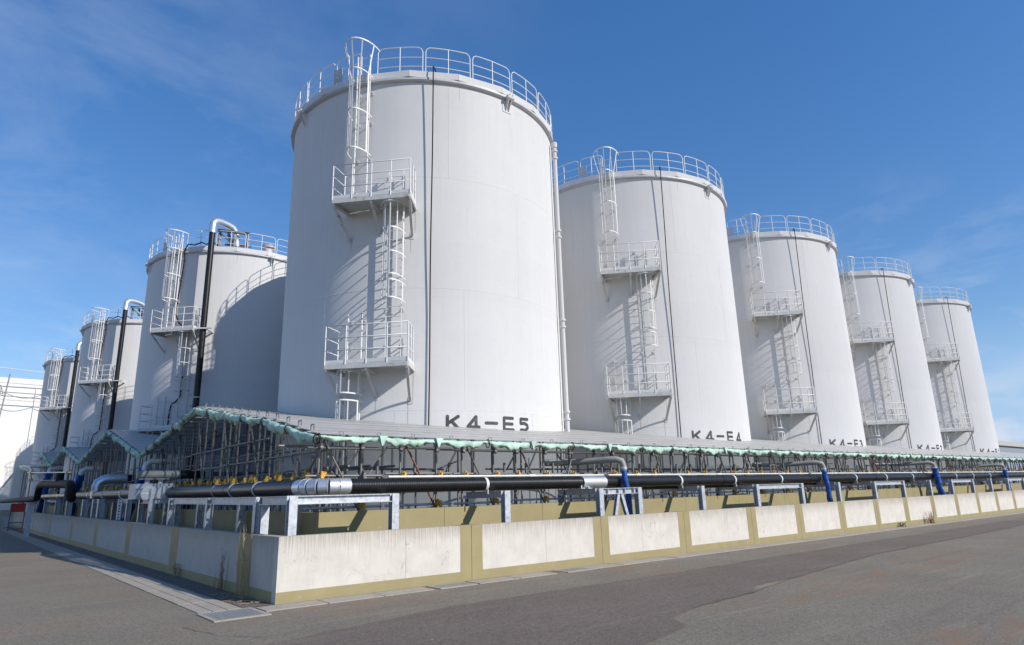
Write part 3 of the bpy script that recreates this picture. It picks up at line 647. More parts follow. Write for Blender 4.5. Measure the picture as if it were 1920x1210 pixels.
def riser(t):
    a = -122.6; s = MB(); s.tube([pol(5.72, a, .2), pol(5.72, a, 15.6)], .155, 16); s.build('riser_pipe', PIPEB, t)
    s = MB(); pts = [pol(5.72, a, 15.602), pol(5.72, a, 15.95), pol(5.69, a, 16.17), pol(5.56, a+.6, 16.34), pol(5.35, a+2.0, 16.42), pol(4.95, a+5.5, 16.42), pol(4.7, a+8.5, 16.36), pol(4.55, a+10.8, 16.1), pol(4.5, a+11.5, 15.3)]
    s.tube(pts, .175, 16); s.build('pipe_elbow', SILVER, t)
    s = MB()
    for z in (10.28, 6.1): s.bar(pol(5.0, a+3, z), pol(5.95, a+1.8, z), .1, .06); s.bar(pol(5.0, a-3, z), pol(5.95, a-1.8, z), .1, .06); s.bar(pol(5.93, a-3, z), pol(5.93, a+4.5, z), .07, .06)
    s.build('pipe_bracket', WHITE, t)
    s = MB(); s.tube([pol(5.72, a, 6.72), pol(5.72, a, 6.78)], .158, 16); s.build('green_tape', TARP, t)
    s = MB()
    for aa in (-121, -112, -104):
        s.ibeam(pol(4.9, aa, 15.1), pol(4.9, aa, 15.95), .13, .13)
    s.ibeam(pol(5.1, -122, 16.02), pol(4.9, -103, 16.02), .13, .13); s.ibeam(pol(3.7, -122, 15.75), pol(3.7, -100, 15.75), .13, .13)
    s.ibeam(pol(5.0, -116, 15.85), pol(3.7, -116, 15.85), .13, .13); s.bar(pol(5.0, -121, 15.95), pol(4.9, -112, 15.2), .07, .07)
    s.build('pipe_frame', STEELD, t)
    # roof nozzle with flange
    s = MB(); s.tube([pol(4.6, -90, 15.1), pol(4.6, -90, 15.55)], .28, 14); s.tube([pol(4.6, -90, 15.45), pol(4.6, -90, 15.52)], .4, 14); s.tube([pol(4.6, -90, 15.56), pol(4.6, -90, 15.6)], .36, 14)
    s.build('manhole', RIMM, t)
    s = MB(); p = [pol(4.9, -122, 15.2), pol(5.2, -124.5, 15.35), pol(5.25, -127, 15.12), pol(5.25, -130, 15.25), pol(5.25, -134, 15.1), pol(5.22, -138.5, 15.2), pol(5.15, -141, 14.9)]
    p += [pol(5.08, -141-.4*k, 14.4-k*.5) for k in range(7)]+[pol(5.08, -141, 10.9), pol(5.1, -137, 10.55), pol(5.1, -134.6, 10.3)]
    p += [pol(5.1, -134.3, 9.8-.5*k) for k in range(6)]+[pol(5.1, -134.6, 6.9), pol(5.1, -137, 6.65), pol(5.1, -139.5, 6.55), pol(5.1, -140.3, 6.1), pol(5.1, -140.6, 3.2)]
    s.tube(p, .034, 8); s.build('cable', BLACKH, t)
for i in range(3):
    o = roots[5+i]; o.location = (*LC[i], 0); o['label'] = lab_l[i]; put_local(riser, o)
hid = ['white tank hidden behind K4-E5', 'white tank hidden behind K4-E4', 'white tank hidden behind K4-E3', 'white tank hidden right of the first left tank', 'white tank hidden right of the second left tank', 'white tank hidden behind the far left tank']
for i, c in enumerate(HC):
    o = roots[8+i]; o.location = (*c, 0); o['label'] = hid[i]

# ------------------------------------------------------------------ roofs on scaffolding
PANEL = {}
def slope_panels(t, x0, x1, ya, za, yb, zb, plen, prow, zx=lambda x: 0, seed=1):
    """sheets of roof from eave (ya,za) to ridge (yb,zb), rows along x"""
    rr = random.Random(seed); L_ = math.hypot(yb-ya, zb-za); nr = max(1, round(L_/prow)); nx = max(1, round((x1-x0)/plen))
    for i in range(nr):
        f0, f1 = i/nr, (i+1)/nr; off = (i % 2)*.5
        xs = [x0]+[x0+(x1-x0)*(k+off)/nx for k in range(1 if off == 0 else 0, nx)]+[x1]
        for a, b in zip(xs[:-1], xs[1:]):
            if b-a < .2: continue
            y0, y1 = ya+(yb-ya)*f0, ya+(yb-ya)*f1; z0, z1 = za+(zb-za)*f0+.006, za+(zb-za)*f1-.003
            d = rr.uniform(-.002, .002); g = .003; th = .012
            zl, zr = zx(a), zx(b)
            s = MB(); p = [(a+g, y0, z0+d+zl-th), (b-g, y0, z0+d+zr-th), (b-g, y1, z1+zr-th), (a+g, y1, z1+zl-th), (a+g, y0, z0+d+zl), (b-g, y0, z0+d+zr), (b-g, y1, z1+zr), (a+g, y1, z1+zl)]
            if y1 < y0: p = [p[3], p[2], p[1], p[0], p[7], p[6], p[5], p[4]]
            s.hexa(p); s.build('roof_panel', ROOF, t)
CLAMP = MB(); CLAMP.box((-.05, -.035, -.035), (.05, .035, .04)); CLAMP.tube([(-.04, -.06, .0), (.04, -.06, .0)], .028, 8); CLAMP.tube([(0, 0, .03), (0, -.02, .1)], .03, 8); CLAMP.box((-.028, -.09, -.07), (.02, -.05, .07))
CLAMP_Y = CLAMP.mesh('clamp', YEL); CLAMP_D = CLAMP.mesh('coupler', POLE)
CL = MB(); CL.bar((-.055, 0, 0), (-.055, 0, .075), .014, .014); CL.bar((.055, 0, 0), (.055, 0, .075), .014, .014); CL.bar((-.062, 0, .08), (.062, 0, .08), .014, .014)
CLIP = CL.mesh('edge_clip', STEELD)
zx1 = lambda x: .0040*max(0, min(x, 62)-4)
XL = 1.25
# front gable
can = thing('scaffold_canopy', (XL, 1.6, 0), 'long grey gabled roof on scaffolding in front of the right row of tanks', 'canopy', 'gabled scaffold roofs')
slope_panels(can, XL, 66, 1.5, 2.89, 4.15, 3.47, 5.4, .53, zx1, 1)
slope_panels(can, XL, 66, 4.15, 3.47, 10.9, 4.55, 5.4, .62, zx1, 2)
slope_panels(can, XL, 66, 18.5, 3.60, 10.9, 4.55, 9, 1.0, zx1, 3)
def roofz(y):
    if y < 4.15: return 2.89+(y-1.5)*.2189
    if y < 10.9: return 3.47+(y-4.15)*.16
    return 4.55-(y-10.9)*.125
def near_tank(x, y, mrg=.25):
    return any(math.hypot(x-c[0], y-c[1]) < 5+mrg for c in EC+LC+HC)
rr = random.Random(3); npole = 0
PR = .0265
# front rows
x = XL+.2; row = 0
while x < 64:
    zt = 2.80+zx1(x)
    rod('scaffold_pole', (x, 1.93, .02), (x, 1.93, zt+.04), PR, POLE, can)
    if row % 2 == 0 or x < 16:
        xx = x+rr.uniform(.3, .55); rod('scaffold_pole', (xx, 2.62, .02), (xx, 2.62, zt+.2), PR, POLE, can)
    inst('clamp', CLAMP_Y if rr.random() < .65 else CLAMP_D, (x+.05, 1.87, 2.07*hz(x)), can, rr.uniform(-.5, .5))
    inst('coupler', CLAMP_D, (x, 1.9, 2.66+zx1(x)), can, rr.uniform(-.5, .5))
    if row % 2 == 1: inst('clamp', CLAMP_Y, (x, 1.87, 1.45*hz(x)), can, rr.uniform(-.5, .5))
    if row % 2 == 0: rod('scaffold_brace', (x+.1, 1.86, 2.75+zx1(x)), (x+.1+rr.choice((.62, -.5, .8)), 1.86, 1.35), PR*.9, STRIPE if rr.random() < .18 else POLE, can)
    if row % 3 == 1: rod('scaffold_brace', (x+.3, 2.5, 2.8+zx1(x)), (x+.3+rr.choice((.9, -.9)), 2.5, 1.3), PR*.9, POLE, can)
    rod('scaffold_jack', (x+.45, 2.05, 2.0*hz(x)), (x+.45, 2.05, 2.38*hz(x)), .034, POLE, can)
    x += rr.choice((.72, .86, .95)) if x < 30 else rr.choice((.95, 1.1)); row += 1
x = XL-.1
while x < 62:
    Ln = 1.8
    for (y_, z_) in ((1.90, 2.66), (1.96, 2.10), (1.92, 1.46)):
        j = rr.uniform(-.03, .03)
        rod('scaffold_rail', (x+.04, y_, z_*hz(x)+j), (x+Ln-.04, y_, z_*hz(x+Ln)+j), PR, GALV if (z_ < 1.5) else POLE, can)
    if rr.random() < .7: rod('scaffold_rail', (x-.3, 2.6, 2.72*hz(x)), (x+Ln+.2, 2.6, 2.72*hz(x)), PR, POLE, can)
    if rr.random() < .6: rod('scaffold_rail', (x-.3, 2.6, 2.25*hz(x)), (x+Ln+.2, 2.6, 2.25*hz(x)), PR, POLE, can)
    x += Ln
rr2 = random.Random(77)
for k in range(46):
    x = XL+.6+k*.92+rr2.uniform(-.3, .3); y = rr2.uniform(2.2, 3.3)
    if near_tank(x, y, .15): y = 2.25
    rod('scaffold_pole', (x, y, .02), (x+rr2.uniform(-.02, .02), y, roofz(y)-.06+zx1(x)), PR*.9, POLE, can)
    if k % 2: rod('scaffold_rail', (x-.9, y, rr2.choice((1.75, 2.3, 2.45))*hz(x)), (x+1.3, y, rr2.choice((1.8, 2.3, 2.5))*hz(x)), PR*.8, POLE, can)
    if k % 4 == 0: rod('scaffold_brace', (x, 2.15, 1.2), (x+rr2.choice((1.1, -1.1)), 2.15, 2.7*hz(x)), PR*.85, POLE, can)
# rows along the left opening and behind the first tank
def side_rows(can, y0, y1, rz, seed, xs=(1.72, 2.5, 3.4), dens=.95):
    rr = random.Random(seed)
    for i, X in enumerate(xs):
        y = y0+.2*i; k = 0
        while y < y1:
            if not near_tank(X, y):
                rod('scaffold_pole', (X, y, .02), (X+rr.uniform(-.03, .03), y, rz(y)-.08), PR, POLE, can)
                if i == 0: (inst('clamp', CLAMP_Y, (X-.07, y, 2.04*hl(y)), can, rr.uniform(1, 2), (1.3, 1.3, 1.3)), inst('clamp', CLAMP_Y, (X-.07, y+.16, 2.12*hl(y)), can, rr.uniform(0, 3), (1.1, 1.1, 1.1)) if k % 2 else None)
                if i == 0 and k % 3 == 0: rod('scaffold_brace', (X-.04, y, rz(y)-.1), (X-.04, y+rr.choice((-1.1, 1.2)), 1.95), PR*.9, POLE, can)
                if k % 2 == 0 and X+1.6 < 3.2: rod('scaffold_rail', (X-.15, y+.05, 2.55), (X+1.3, y+.05, 2.55), PR, POLE, can)
            y += dens*(1 if i == 0 else 1.5)*rr.uniform(.85, 1.15); k += 1
        for z_ in (2.08, 2.62, 3.15) if i == 0 else (2.3, 2.9):
            y = y0
            while y < y1-1:
                e = min(y+3.6, y1); top = min(rz(y), rz(e))-.15
                if z_ < top and not near_tank(X, (y+e)/2, .1): rod('scaffold_rail', (X, y, z_+.0), (X, e, z_+.03), PR, POLE, can)
                y = e
side_rows(can, 2.1, 18.2, roofz, 11, xs=(1.72, 2.2, 2.7, 3.3), dens=.85)
for X in (4.4, 6.0, 7.8, 9.6):
    for Y in (15.2, 16.6, 18.0):
        if not near_tank(X, Y): rod('scaffold_pole', (X, Y, .02), (X, Y, roofz(Y)-.08), PR, POLE, can)
for Y in (15.2, 16.6, 18.0):
    rod('scaffold_rail', (1.6, Y, 2.7), (8.8, Y, 2.7), PR, POLE, can); rod('scaffold_rail', (1.6, Y, 1.9), (8.8, Y, 1.9), PR, POLE, can)
# rafters and purlins below the sheets
for X in [1.45, 3.0]:
    for (ya, yb) in ((1.6, 4.1), (4.2, 10.85), (10.95, 18.4)):
        rod('rafter', (X, ya, roofz(ya)-.07), (X, yb, roofz(yb)-.07), .03, POLE, can)
y = 2.2
while y < 18.4:
    X1 = 3.3 if y < 14.4 else 9
    rod('purlin', (XL+.02, y, roofz(y)-.055), (X1, y, roofz(y)-.055), .026, GALV, can); y += .62
for k in range(13): inst('edge_clip', CLIP, (XL+.06, 2.0+k*.68, roofz(2.0+k*.68)+.01), can, pi/2, (1.4, 1.4, 1.4))
x = XL+.5
while x < 40: inst('edge_clip', CLIP, (x, 1.56, 2.91+zx1(x)), can, 0, (.7, .7, .6)); x += rr.uniform(.75, 1.3)

# gables behind, measured at the roof edge
G = [(18.6, 3.62, 27.0, 5.3, 35.7, 4.22), (35.8, 4.24, 44.9, 5.72, 52.8, 4.86), (52.9, 4.88, 60.0, 6.3, 69.5, 5.1), (69.6, 5.1, 88, 6.65, 106, 6.0), (106.2, 6.0, 126, 8.3, 146, 6.6)]
glab = ['second gabled scaffold roof from the front, left of the big canopy', 'third gabled scaffold roof from the front, in front of the middle left tank', 'fourth gabled scaffold roof, beside the far left tank',
        'fifth small gabled scaffold roof below the white building', 'last gabled scaffold roof at the left edge of the picture']
for gi, (ya, za, yr, zr, yb, zb) in enumerate(G):
    c2 = thing('scaffold_canopy', (XL, yr, 0), glab[gi], 'canopy', 'gabled scaffold roofs')
    rz = lambda y: (za+(zr-za)*(y-ya)/(yr-ya)) if y < yr else (zr+(zb-zr)*(y-yr)/(yb-yr))
    X1 = 22 if gi < 3 else 14
    slope_panels(c2, XL, X1, ya, za, yr, zr, 5, 1.0 if gi < 2 else 1.8, seed=20+gi); slope_panels(c2, XL, X1, yb, zb, yr, zr, 5, 1.2 if gi < 2 else 2.2, seed=30+gi)
    if gi < 3:
        side_rows(c2, ya+.4, yb-.4, rz, 40+gi, xs=(1.72, 2.3), dens=(1.1, 1.5, 2.2)[gi])
        y = ya+.4
        while y < yb-.3:
            rod('purlin', (XL+.02, y, rz(y)-.07), (2.6, y, rz(y)-.07), .03, GALV, c2); y += .8 if gi == 0 else 1.3
    else:
        for k in range(9):
            y = ya+(yb-ya)*(k+.5)/9; rod('scaffold_pole', (1.7, y, 0), (1.7, y, rz(y)-.1), .05, POLE, c2)

# ------------------------------------------------------------------ rolled green tarpaulins
def tarp_run(t, pts_fn, n, seed, drop=.16, thick=.085, nx=34, na=12):
    """pts_fn(f)->(point on the edge, outward dir); n bundles tied at both ends"""
    rr = random.Random(seed)
    for b in range(n):
        s = MB(); k0 = 0; ph = [rr.uniform(0, 6.28) for _ in range(6)]; amp = rr.uniform(.55, 1.25); skew = rr.uniform(.75, 1.5)
        for i in range(nx+1):
            u_ = i/nx; f = (b+u_)/n; P, O = pts_fn(f)
            e = max(0, sin(pi*(u_**skew)))**.75
            rad_v = (.032+drop*.50*e*amp)*(1+.22*sin(17*u_+ph[0])+.12*sin(41*u_+ph[1])); rad_o = thick*(.4+.6*e)*(1+.25*sin(23*u_+ph[2]))
            zc = P.z-.02-rad_v*.95-.03*e
            if i == 0 or i == nx: rad_v *= .75; rad_o *= .7
            for j in range(na):
                a = 2*pi*j/na; wob = 1+.14*sin(3*a+ph[3]+7*u_)+.11*sin(5*a+ph[4]-19*u_)+.10*sin(2*a+ph[5]+52*u_+3*sin(9*u_))
                s.v.append((P.x+O.x*rad_o*cos(a)*wob, P.y+O.y*rad_o*cos(a)*wob, zc+rad_v*sin(a)*wob))
        for i in range(nx):
            for j in range(na):
                s.f.append((i*na+j, (i+1)*na+j, (i+1)*na+(j+1) % na, i*na+(j+1) % na)); s.sm.append(True)
        s.f.append(tuple(range(na))); s.sm.append(False); s.f.append(tuple(nx*na+j for j in range(na))[::-1]); s.sm.append(False)
        if rr.random() < .22:     # a loose tail hanging from the tie
            P, O = pts_fn(b/n); q = len(s.v); dd = V((O.y, -O.x, 0))*.12
            tail = [P+O*.06-dd*.9, P+O*.10+dd*.9, P+O*.12+V((0, 0, -.22))+dd*.5, P+O*.0+V((0, 0, -.19))-dd*.4]
            s.v += [tuple(p_) for p_ in tail]+[tuple(p_-O*.05) for p_ in tail]
            for ff in ((0, 1, 2, 3), (7, 6, 5, 4), (0, 4, 5, 1), (1, 5, 6, 2), (2, 6, 7, 3), (3, 7, 4, 0)): s.f.append(tuple(q+z_ for z_ in ff)); s.sm.append(False)
        s.build('tarp_bundle', TARP, t)
        P, O = pts_fn(b/n); r_ = MB(); r_.tube([tuple(P+O*(.075*cos(a*pi/5))+V((0, 0, -.09+.1*sin(a*pi/5)))) for a in range(10)], .012, 5, closed=True); r_.build('tie', BLACKH, t)
ft = thing('rolled_tarp', (XL, 1.47, 2.8), 'mint green tarpaulin rolled up along the long front eave', 'tarpaulin', 'rolled green tarpaulins')
tarp_run(ft, lambda f: (V((XL-.03+f*62, 1.45, 2.885+zx1(XL+f*62))), V((0, -1, 0))), 44, 5, drop=.09, thick=.075)
gt = thing('rolled_tarp', (XL-.05, 1.5, 2.9), 'dark green tarpaulin rolled along the near slope of the front gable edge', 'tarpaulin', 'rolled green tarpaulins')
tarp_run(gt, lambda f: (V((XL-.05, 1.5+9.4*f, roofz(1.5+9.4*f)-.02)), V((-1, 0, 0))), 6, 6, drop=.15)
gt2 = thing('rolled_tarp', (XL-.05, 18.4, 3.6), 'green tarpaulin rolled along the far slope of the front gable edge', 'tarpaulin', 'rolled green tarpaulins')
tarp_run(gt2, lambda f: (V((XL-.05, 18.5-7.6*f, roofz(18.5-7.6*f)-.02)), V((-1, 0, 0))), 6, 7, drop=.15)
tl = [('near slope of the second gable edge', 'far slope of the second gable edge'), ('near slope of the third gable edge', 'far slope of the third gable edge'), ('near slope of the fourth gable edge', 'far slope of the fourth gable edge'), ('near slope of the fifth gable edge', 'far slope of the fifth gable edge'), ('near slope of the last gable edge', 'far slope of the last gable edge')]
for gi, (ya, za, yr, zr, yb, zb) in enumerate(G):
    for h in (0, 1):
        A_, B_ = (V((XL-.05, ya, za)), V((XL-.05, yr, zr))) if h == 0 else (V((XL-.05, yr, zr)), V((XL-.05, yb, zb)))
        q = thing('rolled_tarp', tuple(A_), 'green tarpaulin rolled along the '+tl[gi][h], 'tarpaulin', 'rolled green tarpaulins')
        tarp_run(q, lambda f: (A_.lerp(B_, f), V((-1, 0, 0))), 5, 60+gi*2+h, drop=.18+.03*gi, thick=.11)

# ------------------------------------------------------------------ pipelines
PZ, PY = 1.85, 1.15
def zrun(x): return PZ*hz(x)
pl = thing('black_pipeline', (1.6, PY, PZ), 'long black pipeline with a ribbed first stretch, lying on steel supports along the sunlit side', 'pipeline')
def ring(t, x, M, r=.165, wd=.035, name='strap'):
    s = MB(); s.tube([(x-wd, PY, zrun(x)), (x+wd, PY, zrun(x))], r, 24); s.bar((x, PY-.12, zrun(x)-.12), (x, PY-.12, zrun(x)-.22), .04, .02); s.build(name, M, t)
s = MB(); pts = []; rads = []; xx = 1.75
while xx < 8.15:
    for dx, r_ in ((0, .139), (.012, .150), (.030, .150), (.042, .139)): pts.append((xx+dx, PY, zrun(xx+dx))); rads.append(r_)
    xx += .055
s.tube(pts, rads, 24); o = s.build('ribbed_pipe', PIPEB, pl)
s = MB(); s.tube([(8.2, PY, zrun(8.2)), (9.06, PY, zrun(9.0))], .158, 28); s.build('pipe_joint', SILVER, pl)
segs = [9.07]+[9.07+5.6*k for k in range(1, 12)]
for a, b in zip(segs[:-1], segs[1:]):
    s = MB(); s.tube([(a, PY, zrun(a)), (b-.004, PY, zrun(b))], .143, 24); s.build('smooth_pipe', PIPEB, pl)
    s = MB(); s.tube([(b-.22, PY, zrun(b)), (b+.22, PY, zrun(b))], .152, 24); s.build('welded_sleeve', PIPEB, pl)
for xs in (5.1, 12.3, 15.12, 18.0, 20.84, 23.8, 26.7, 29.6, 32.4, 35.2, 37.8, 40.6, 43.5): ring(pl, xs, STRAP, .152)
cd = thing('white_conduit', (2.1, PY+.28, 2.03), 'thin pale conduit pipe running along above the black pipeline', 'conduit')
xx = 2.75
while xx < 60:
    s = MB(); s.tube([(xx, PY+.22, 2.035*hz(xx)), (xx+3.995, PY+.22, 2.035*hz(xx+4))], .026, 8); s.build('conduit_length', PVC, cd)
    s = MB(); s.tube([(xx+3.9, PY+.22, 2.035*hz(xx+4)), (xx+4.1, PY+.22, 2.035*hz(xx+4))], .036, 8); s.build('coupling', PVC, cd); xx += 4
# second black pipe low behind
p2 = thing('black_pipeline', (3, 1.42, 1.72), 'second dark pipe half hidden behind the long black pipeline', 'pipeline')
s = MB(); s.tube([(9, 1.45, 1.70*hz(9)), (60, 1.45, 1.70*hz(60))], .08, 16); s.build('smooth_pipe', PIPEB, p2)
# silver corner elbow and left-hand leg
el = thing('silver_pipe_elbow', (.95, .95, PZ), 'segmented silver pipe elbow turning the pipeline round the corner', 'pipe elbow')
c0 = V((1.52, 1.60, PZ)); rr_ = .45
arc = [c0+V((-rr_*cos(a), -rr_*sin(a), 0)) for a in [rad(d) for d in (0, 22, 45, 68, 90)]]
pt = [V((1.07, 1.95, PZ))]+arc+[V((1.74, PY, PZ))]
for a, b in zip(pt[:-1], pt[1:]):
    d = (b-a).normalized()*.008
    s = MB(); s.tube([a, b], .158, 28); s.build('elbow_segment', SILVER, el)
    s = MB(); s.tube([b-d, b+d], .162, 28); s.build('seam', GALV, el)
lp = thing('black_pipeline', (.92, 6, PZ), 'smooth black pipe with pale straps on the shaded left side, ending at the round covers', 'pipeline')
s = MB(); s.tube([(1.07, 1.965, PZ), (1.07, 6.4, PZ*1.02)], .16, 28); s.build('smooth_pipe', PIPEB, lp)
s = MB(); s.tube([(1.07, 6.404, PZ*1.02), (1.0, 12.2, PZ*1.06)], .165, 28); s.build('smooth_pipe', PIPEB, lp)
for yy in (4.2, 5.9, 7.3, 9.6, 11.2):
    s = MB(); s.tube([(1.06, yy-.016, PZ*(1+.005*(yy-1.7))), (1.06, yy+.016, PZ*(1+.005*(yy-1.7)))], .172, 28); s.build('strap', STRAP, lp)
# white box with two round covers
bx = thing('pipe_cover_box', (.35, 12.6, 1.9), 'white box with two round silver covers on its front, over the pipe end', 'cover box')
s = MB(); s.box((.05, 12.3, 1.78), (1.15, 13.3, 2.24)); s.build('box', mat('pale_sheet_cover', (.40, .43, .47), rough=.45, var=.08), bx)
for cx, cy_ in ((.40, 12.06), (.83, 12.04)):
    s = MB(); s.tube([(cx, cy_+.24, 1.93), (cx, cy_, 1.93)], .225, 32); s.build('round_cover', SILVER, bx)
    s = MB(); s.tube([(cx, cy_+.02, 1.93), (cx, cy_-.01, 1.93)], .235, 32); s.tube([(cx-.2, cy_-.02, 1.94), (cx+.2, cy_-.02, 1.94)], .008, 6); s.build('cover_rim', SILVER, bx)
s = MB()
for cx in (.42, .80): s.box((cx-.12, 12.5, 2.245), (cx+.12, 12.8, 2.25)); s.ibeam((cx, 12.65, 2.25), (cx, 12.65, 2.38), .13, .13); s.box((cx-.2, 12.45, 2.382), (cx+.2, 12.85, 2.40))
s.build('pipe_stool', GALV, bx)
up1 = thing('silver_riser_pipe', (.62, 24, 0), 'silver pipe rising from the left pipeline and turning level under the second gable', 'pipe')
s = MB(); s.tube([(.62, 24.0, 1.95), (.62, 24.0, 2.45), (.68, 24.0, 2.62), (.85, 24.0, 2.74), (1.1, 24.0, 2.78), (1.75, 24.0, 2.78)], .21, 20); s.build('silver_elbow', SILVER, up1)
s = MB(); s.tube([(1.755, 24.0, 2.78), (3.4, 24.0, 2.78)], .20, 20); s.build('black_sleeve', BLACKH, up1)
s = MB(); s.tube([(2.45, 24.0, 2.78), (2.6, 24.0, 2.78)], .207, 20); s.build('strap', STRAP, up1)
up2 = thing('dark_insulated_pipe', (.9, 12.65, 2.7), 'short dark lagged pipe resting on the stools above the white cover box', 'pipe')
s = MB(); s.tube([(.1, 12.65, 2.53), (1.35, 12.65, 2.53)], .125, 20); s.build('lagging', GPIPE, up2)
s = MB(); s.tube([(1.355, 12.65, 2.53), (2.1, 12.65, 2.53)], .13, 20); s.build('black_sleeve', BLACKH, up2)
s = MB(); s.tube([(2.105, 12.65, 2.53), (2.25, 12.65, 2.53)], .14, 20); s.build('green_tape', TARP, up2)
lp2 = thing('black_pipeline', (.85, 30, 1.95), 'black jointed pipe receding beyond the white cover box on the left', 'pipeline')
yy = 13.4
while yy < 66:
    s = MB(); s.tube([(.62, yy, 1.84*hl(yy)), (.62, yy+3.9, 1.84*hl(yy+4))], .17, 18); s.build('smooth_pipe', PIPEB, lp2)
    s = MB(); s.tube([(.62, yy+3.85, 1.84*hl(yy+4)), (.62, yy+4.05, 1.84*hl(yy+4))], .186, 18); s.build('strap', STRAP if int(yy) % 3 else SILVER, lp2); yy += 4
s = MB(); s.tube([(1.02, 13.4, 1.92*hl(13)), (1.02, 66, 1.92*hl(60))], .14, 16); s.build('inner_pipe', PIPEB, lp2)
# big black Z shaped pipe at far left
zp = thing('black_insulated_pipe', (-1, 30, 0), 'thick black pipe with a square upward bend, far left on a tall post', 'pipe')
s = MB(); P = [(-.8, 80, 2.35), (-.8, 36, 2.1), (-.8, 33.9, 2.1), (-.8, 33.3, 2.2), (-.8, 33.15, 2.4), (-.8, 33.0, 2.6), (-.8, 32.6, 2.74), (-.8, 31.6, 2.78), (-.8, 22, 2.52), (-.8, 20.3, 2.46), (-.8, 19.7, 2.3), (-.8, 19.6, 2.1), (-.78, 19.8, 1.98), (-.7, 20.2, 1.93)]
s.tube(P, .165, 18); s.build('lagged_pipe', BLACKH, zp)
s = MB(); s.ibeam((-.8, 36.6, 0), (-.8, 36.6, 1.84), .25, .25); s.build('post', GALV, zp)
s = MB(); s.tube([(-.8, 24.0, 2.6), (-.8, 24.0, 3.05)], .15, 16); s.build('branch_pipe', BLACKH, zp)
zr = thing('scaffold_handrail', (-.2, 40, 3), 'pale scaffold tubes with yellow ends above the thick black pipe', 'handrail')
rod('tube', (.3, 60, 4.55), (.3, 30.5, 3.35), .04, PVC, zr); rod('tube', (.3, 60, 3.9), (.3, 30.5, 2.95), .03, POLE, zr); rod('post', (.3, 56, 2.2), (.3, 56, 4.6), .05, YEL, zr); rod('post', (.3, 32, 1.2), (.3, 32, 3.6), .04, POLE, zr)
for q in ((.3, 56, 4.35), (.3, 56, 3.8), (.3, 32, 3.4)): inst('clamp', CLAMP_Y, q, zr, 1.2, (2, 2, 2))

# ------------------------------------------------------------------ pipe supports
def post(t, x, y, z1, name='post'):
    s = MB(); s.ibeam((x, y, .02), (x, y, z1), .15, .15, .014, (0, 1, 0)); s.build(name, GALV, t)
def beam(t, a, b): s = MB(); s.ibeam(a, b, .13, .15); s.build('beam', GALV, t)
BT = 1.69
sg = 'steel pipe supports along the sunlit side'
def sup_single(x, label):
    t = thing('pipe_support', (x, .6, 0), label, 'pipe support', sg); T = BT*hz(x)
    post(t, x, .60, T); post(t, x, 1.98, T-.153); beam(t, (x, .685, T-.075), (x, 2.1, T-.075)); return t
def sup_double(x0, x1, label):
    t = thing('pipe_support', ((x0+x1)/2, .6, 0), label, 'pipe support', sg); T = BT*hz(x0); T1 = BT*hz(x1)
    post(t, x0, .60, T); post(t, x1, .60, T1); post(t, x0, 1.98, T-.153); post(t, x1, 1.98, T1-.153)
    beam(t, (x0+.08, .60, T-.078), (x1-.08, .60, T1-.078)); beam(t, (x0, .685, T-.075), (x0, 2.1, T-.075)); beam(t, (x1, .685, T1-.075), (x1, 2.1, T1-.075)); return t
t = sup_double(.42, 2.46, 'nearest galvanised frame at the wall corner, two bright front posts joined by a long beam')
post(t, .47, 2.25, BT-.01); beam(t, (.45, .69, BT-.075), (.45, 2.16, BT-.075))
sup_single(5.27, 'single galvanised post frame below the ribbed black pipe')
# braced frame under the silver joint
t = sup_double(8.30, 9.78, 'braced galvanised frame with two diagonals below the silver pipe joint'); T = BT*hz(9)
for a, b in (((8.98, .6, T-.16), (8.62, .6, .3)), ((9.10, .6, T-.16), (9.52, .6, .3))):
    s = MB(); s.ibeam(a, b, .09, .09, .01, (0, 1, 0)); s.build('diagonal', GALV, t)
for xx in (8.55, 8.95, 9.2, 9.55):
    s = MB(); s.box((xx-.006, .53, T-.145), (xx+.006, .595, T-.016)); s.build('stiffener', GALV, t)
s = MB()
for xx in (8.12, 8.38): s.box((xx-.02, PY-.12, T+.0), (xx+.02, PY-.10, T+.2)); s.box((xx-.07, PY-.17, T+.0), (xx+.07, PY-.02, T+.02))
s.build('pipe_saddle', GALV, t)
sup_single(12.6, 'single galvanised post frame third bay past the silver joint')
sup_double(15.55, 18.4, 'wide galvanised frame between the first two blue wrapped hoses')
sup_single(21.15, 'single galvanised post frame beside the second blue wrapped hose')
sup_double(24.25, 27.1, 'wide galvanised frame just right of the second blue wrapped hose')
sup_single(30.1, 'single galvanised post frame left of the third blue wrapped hose')
sup_double(32.85, 35.85, 'wide galvanised frame right of the third blue wrapped hose')
sup_single(38.7, 'single galvanised post frame in the far right row, left of the last blue hose')
sup_double(41.7, 44.7, 'last wide galvanised frame at the right edge of the picture')
sg = 'steel pipe supports on the shaded side'
def sup_left(ys, label, wide=.15):
    t = thing('pipe_support', (.45, ys[0], 0), label, 'pipe support', sg)
    for y in ys:
        T = BT*hl(y)
        s = MB(); s.ibeam((.45, y, .02), (.45, y, T), wide, wide, .014, (1, 0, 0)); s.build('post', GALV, t)
        s = MB(); s.ibeam((.54, y, T-.08), (1.75, y, T-.08), .13, .15); s.build('beam', GALV, t)
        s = MB(); s.ibeam((1.2, y+.05, .02), (1.2, y+.05, T-.16), wide, wide, .014, (1, 0, 0)); s.build('post', GALV, t)
    for a, b in zip(ys[:-1], ys[1:]):
        s = MB(); s.ibeam((.45, a+.08, BT*hl(a)-.078), (.45, b-.08, BT*hl(b)-.078), .13, .15); s.build('beam', GALV, t)
    return t
sup_left([2.42, 5.75, 9.35], 'long galvanised frame of three posts on the shaded wall nearest the corner')
sup_left([11.85, 13.3], 'galvanised frame of two posts directly below the round covers')
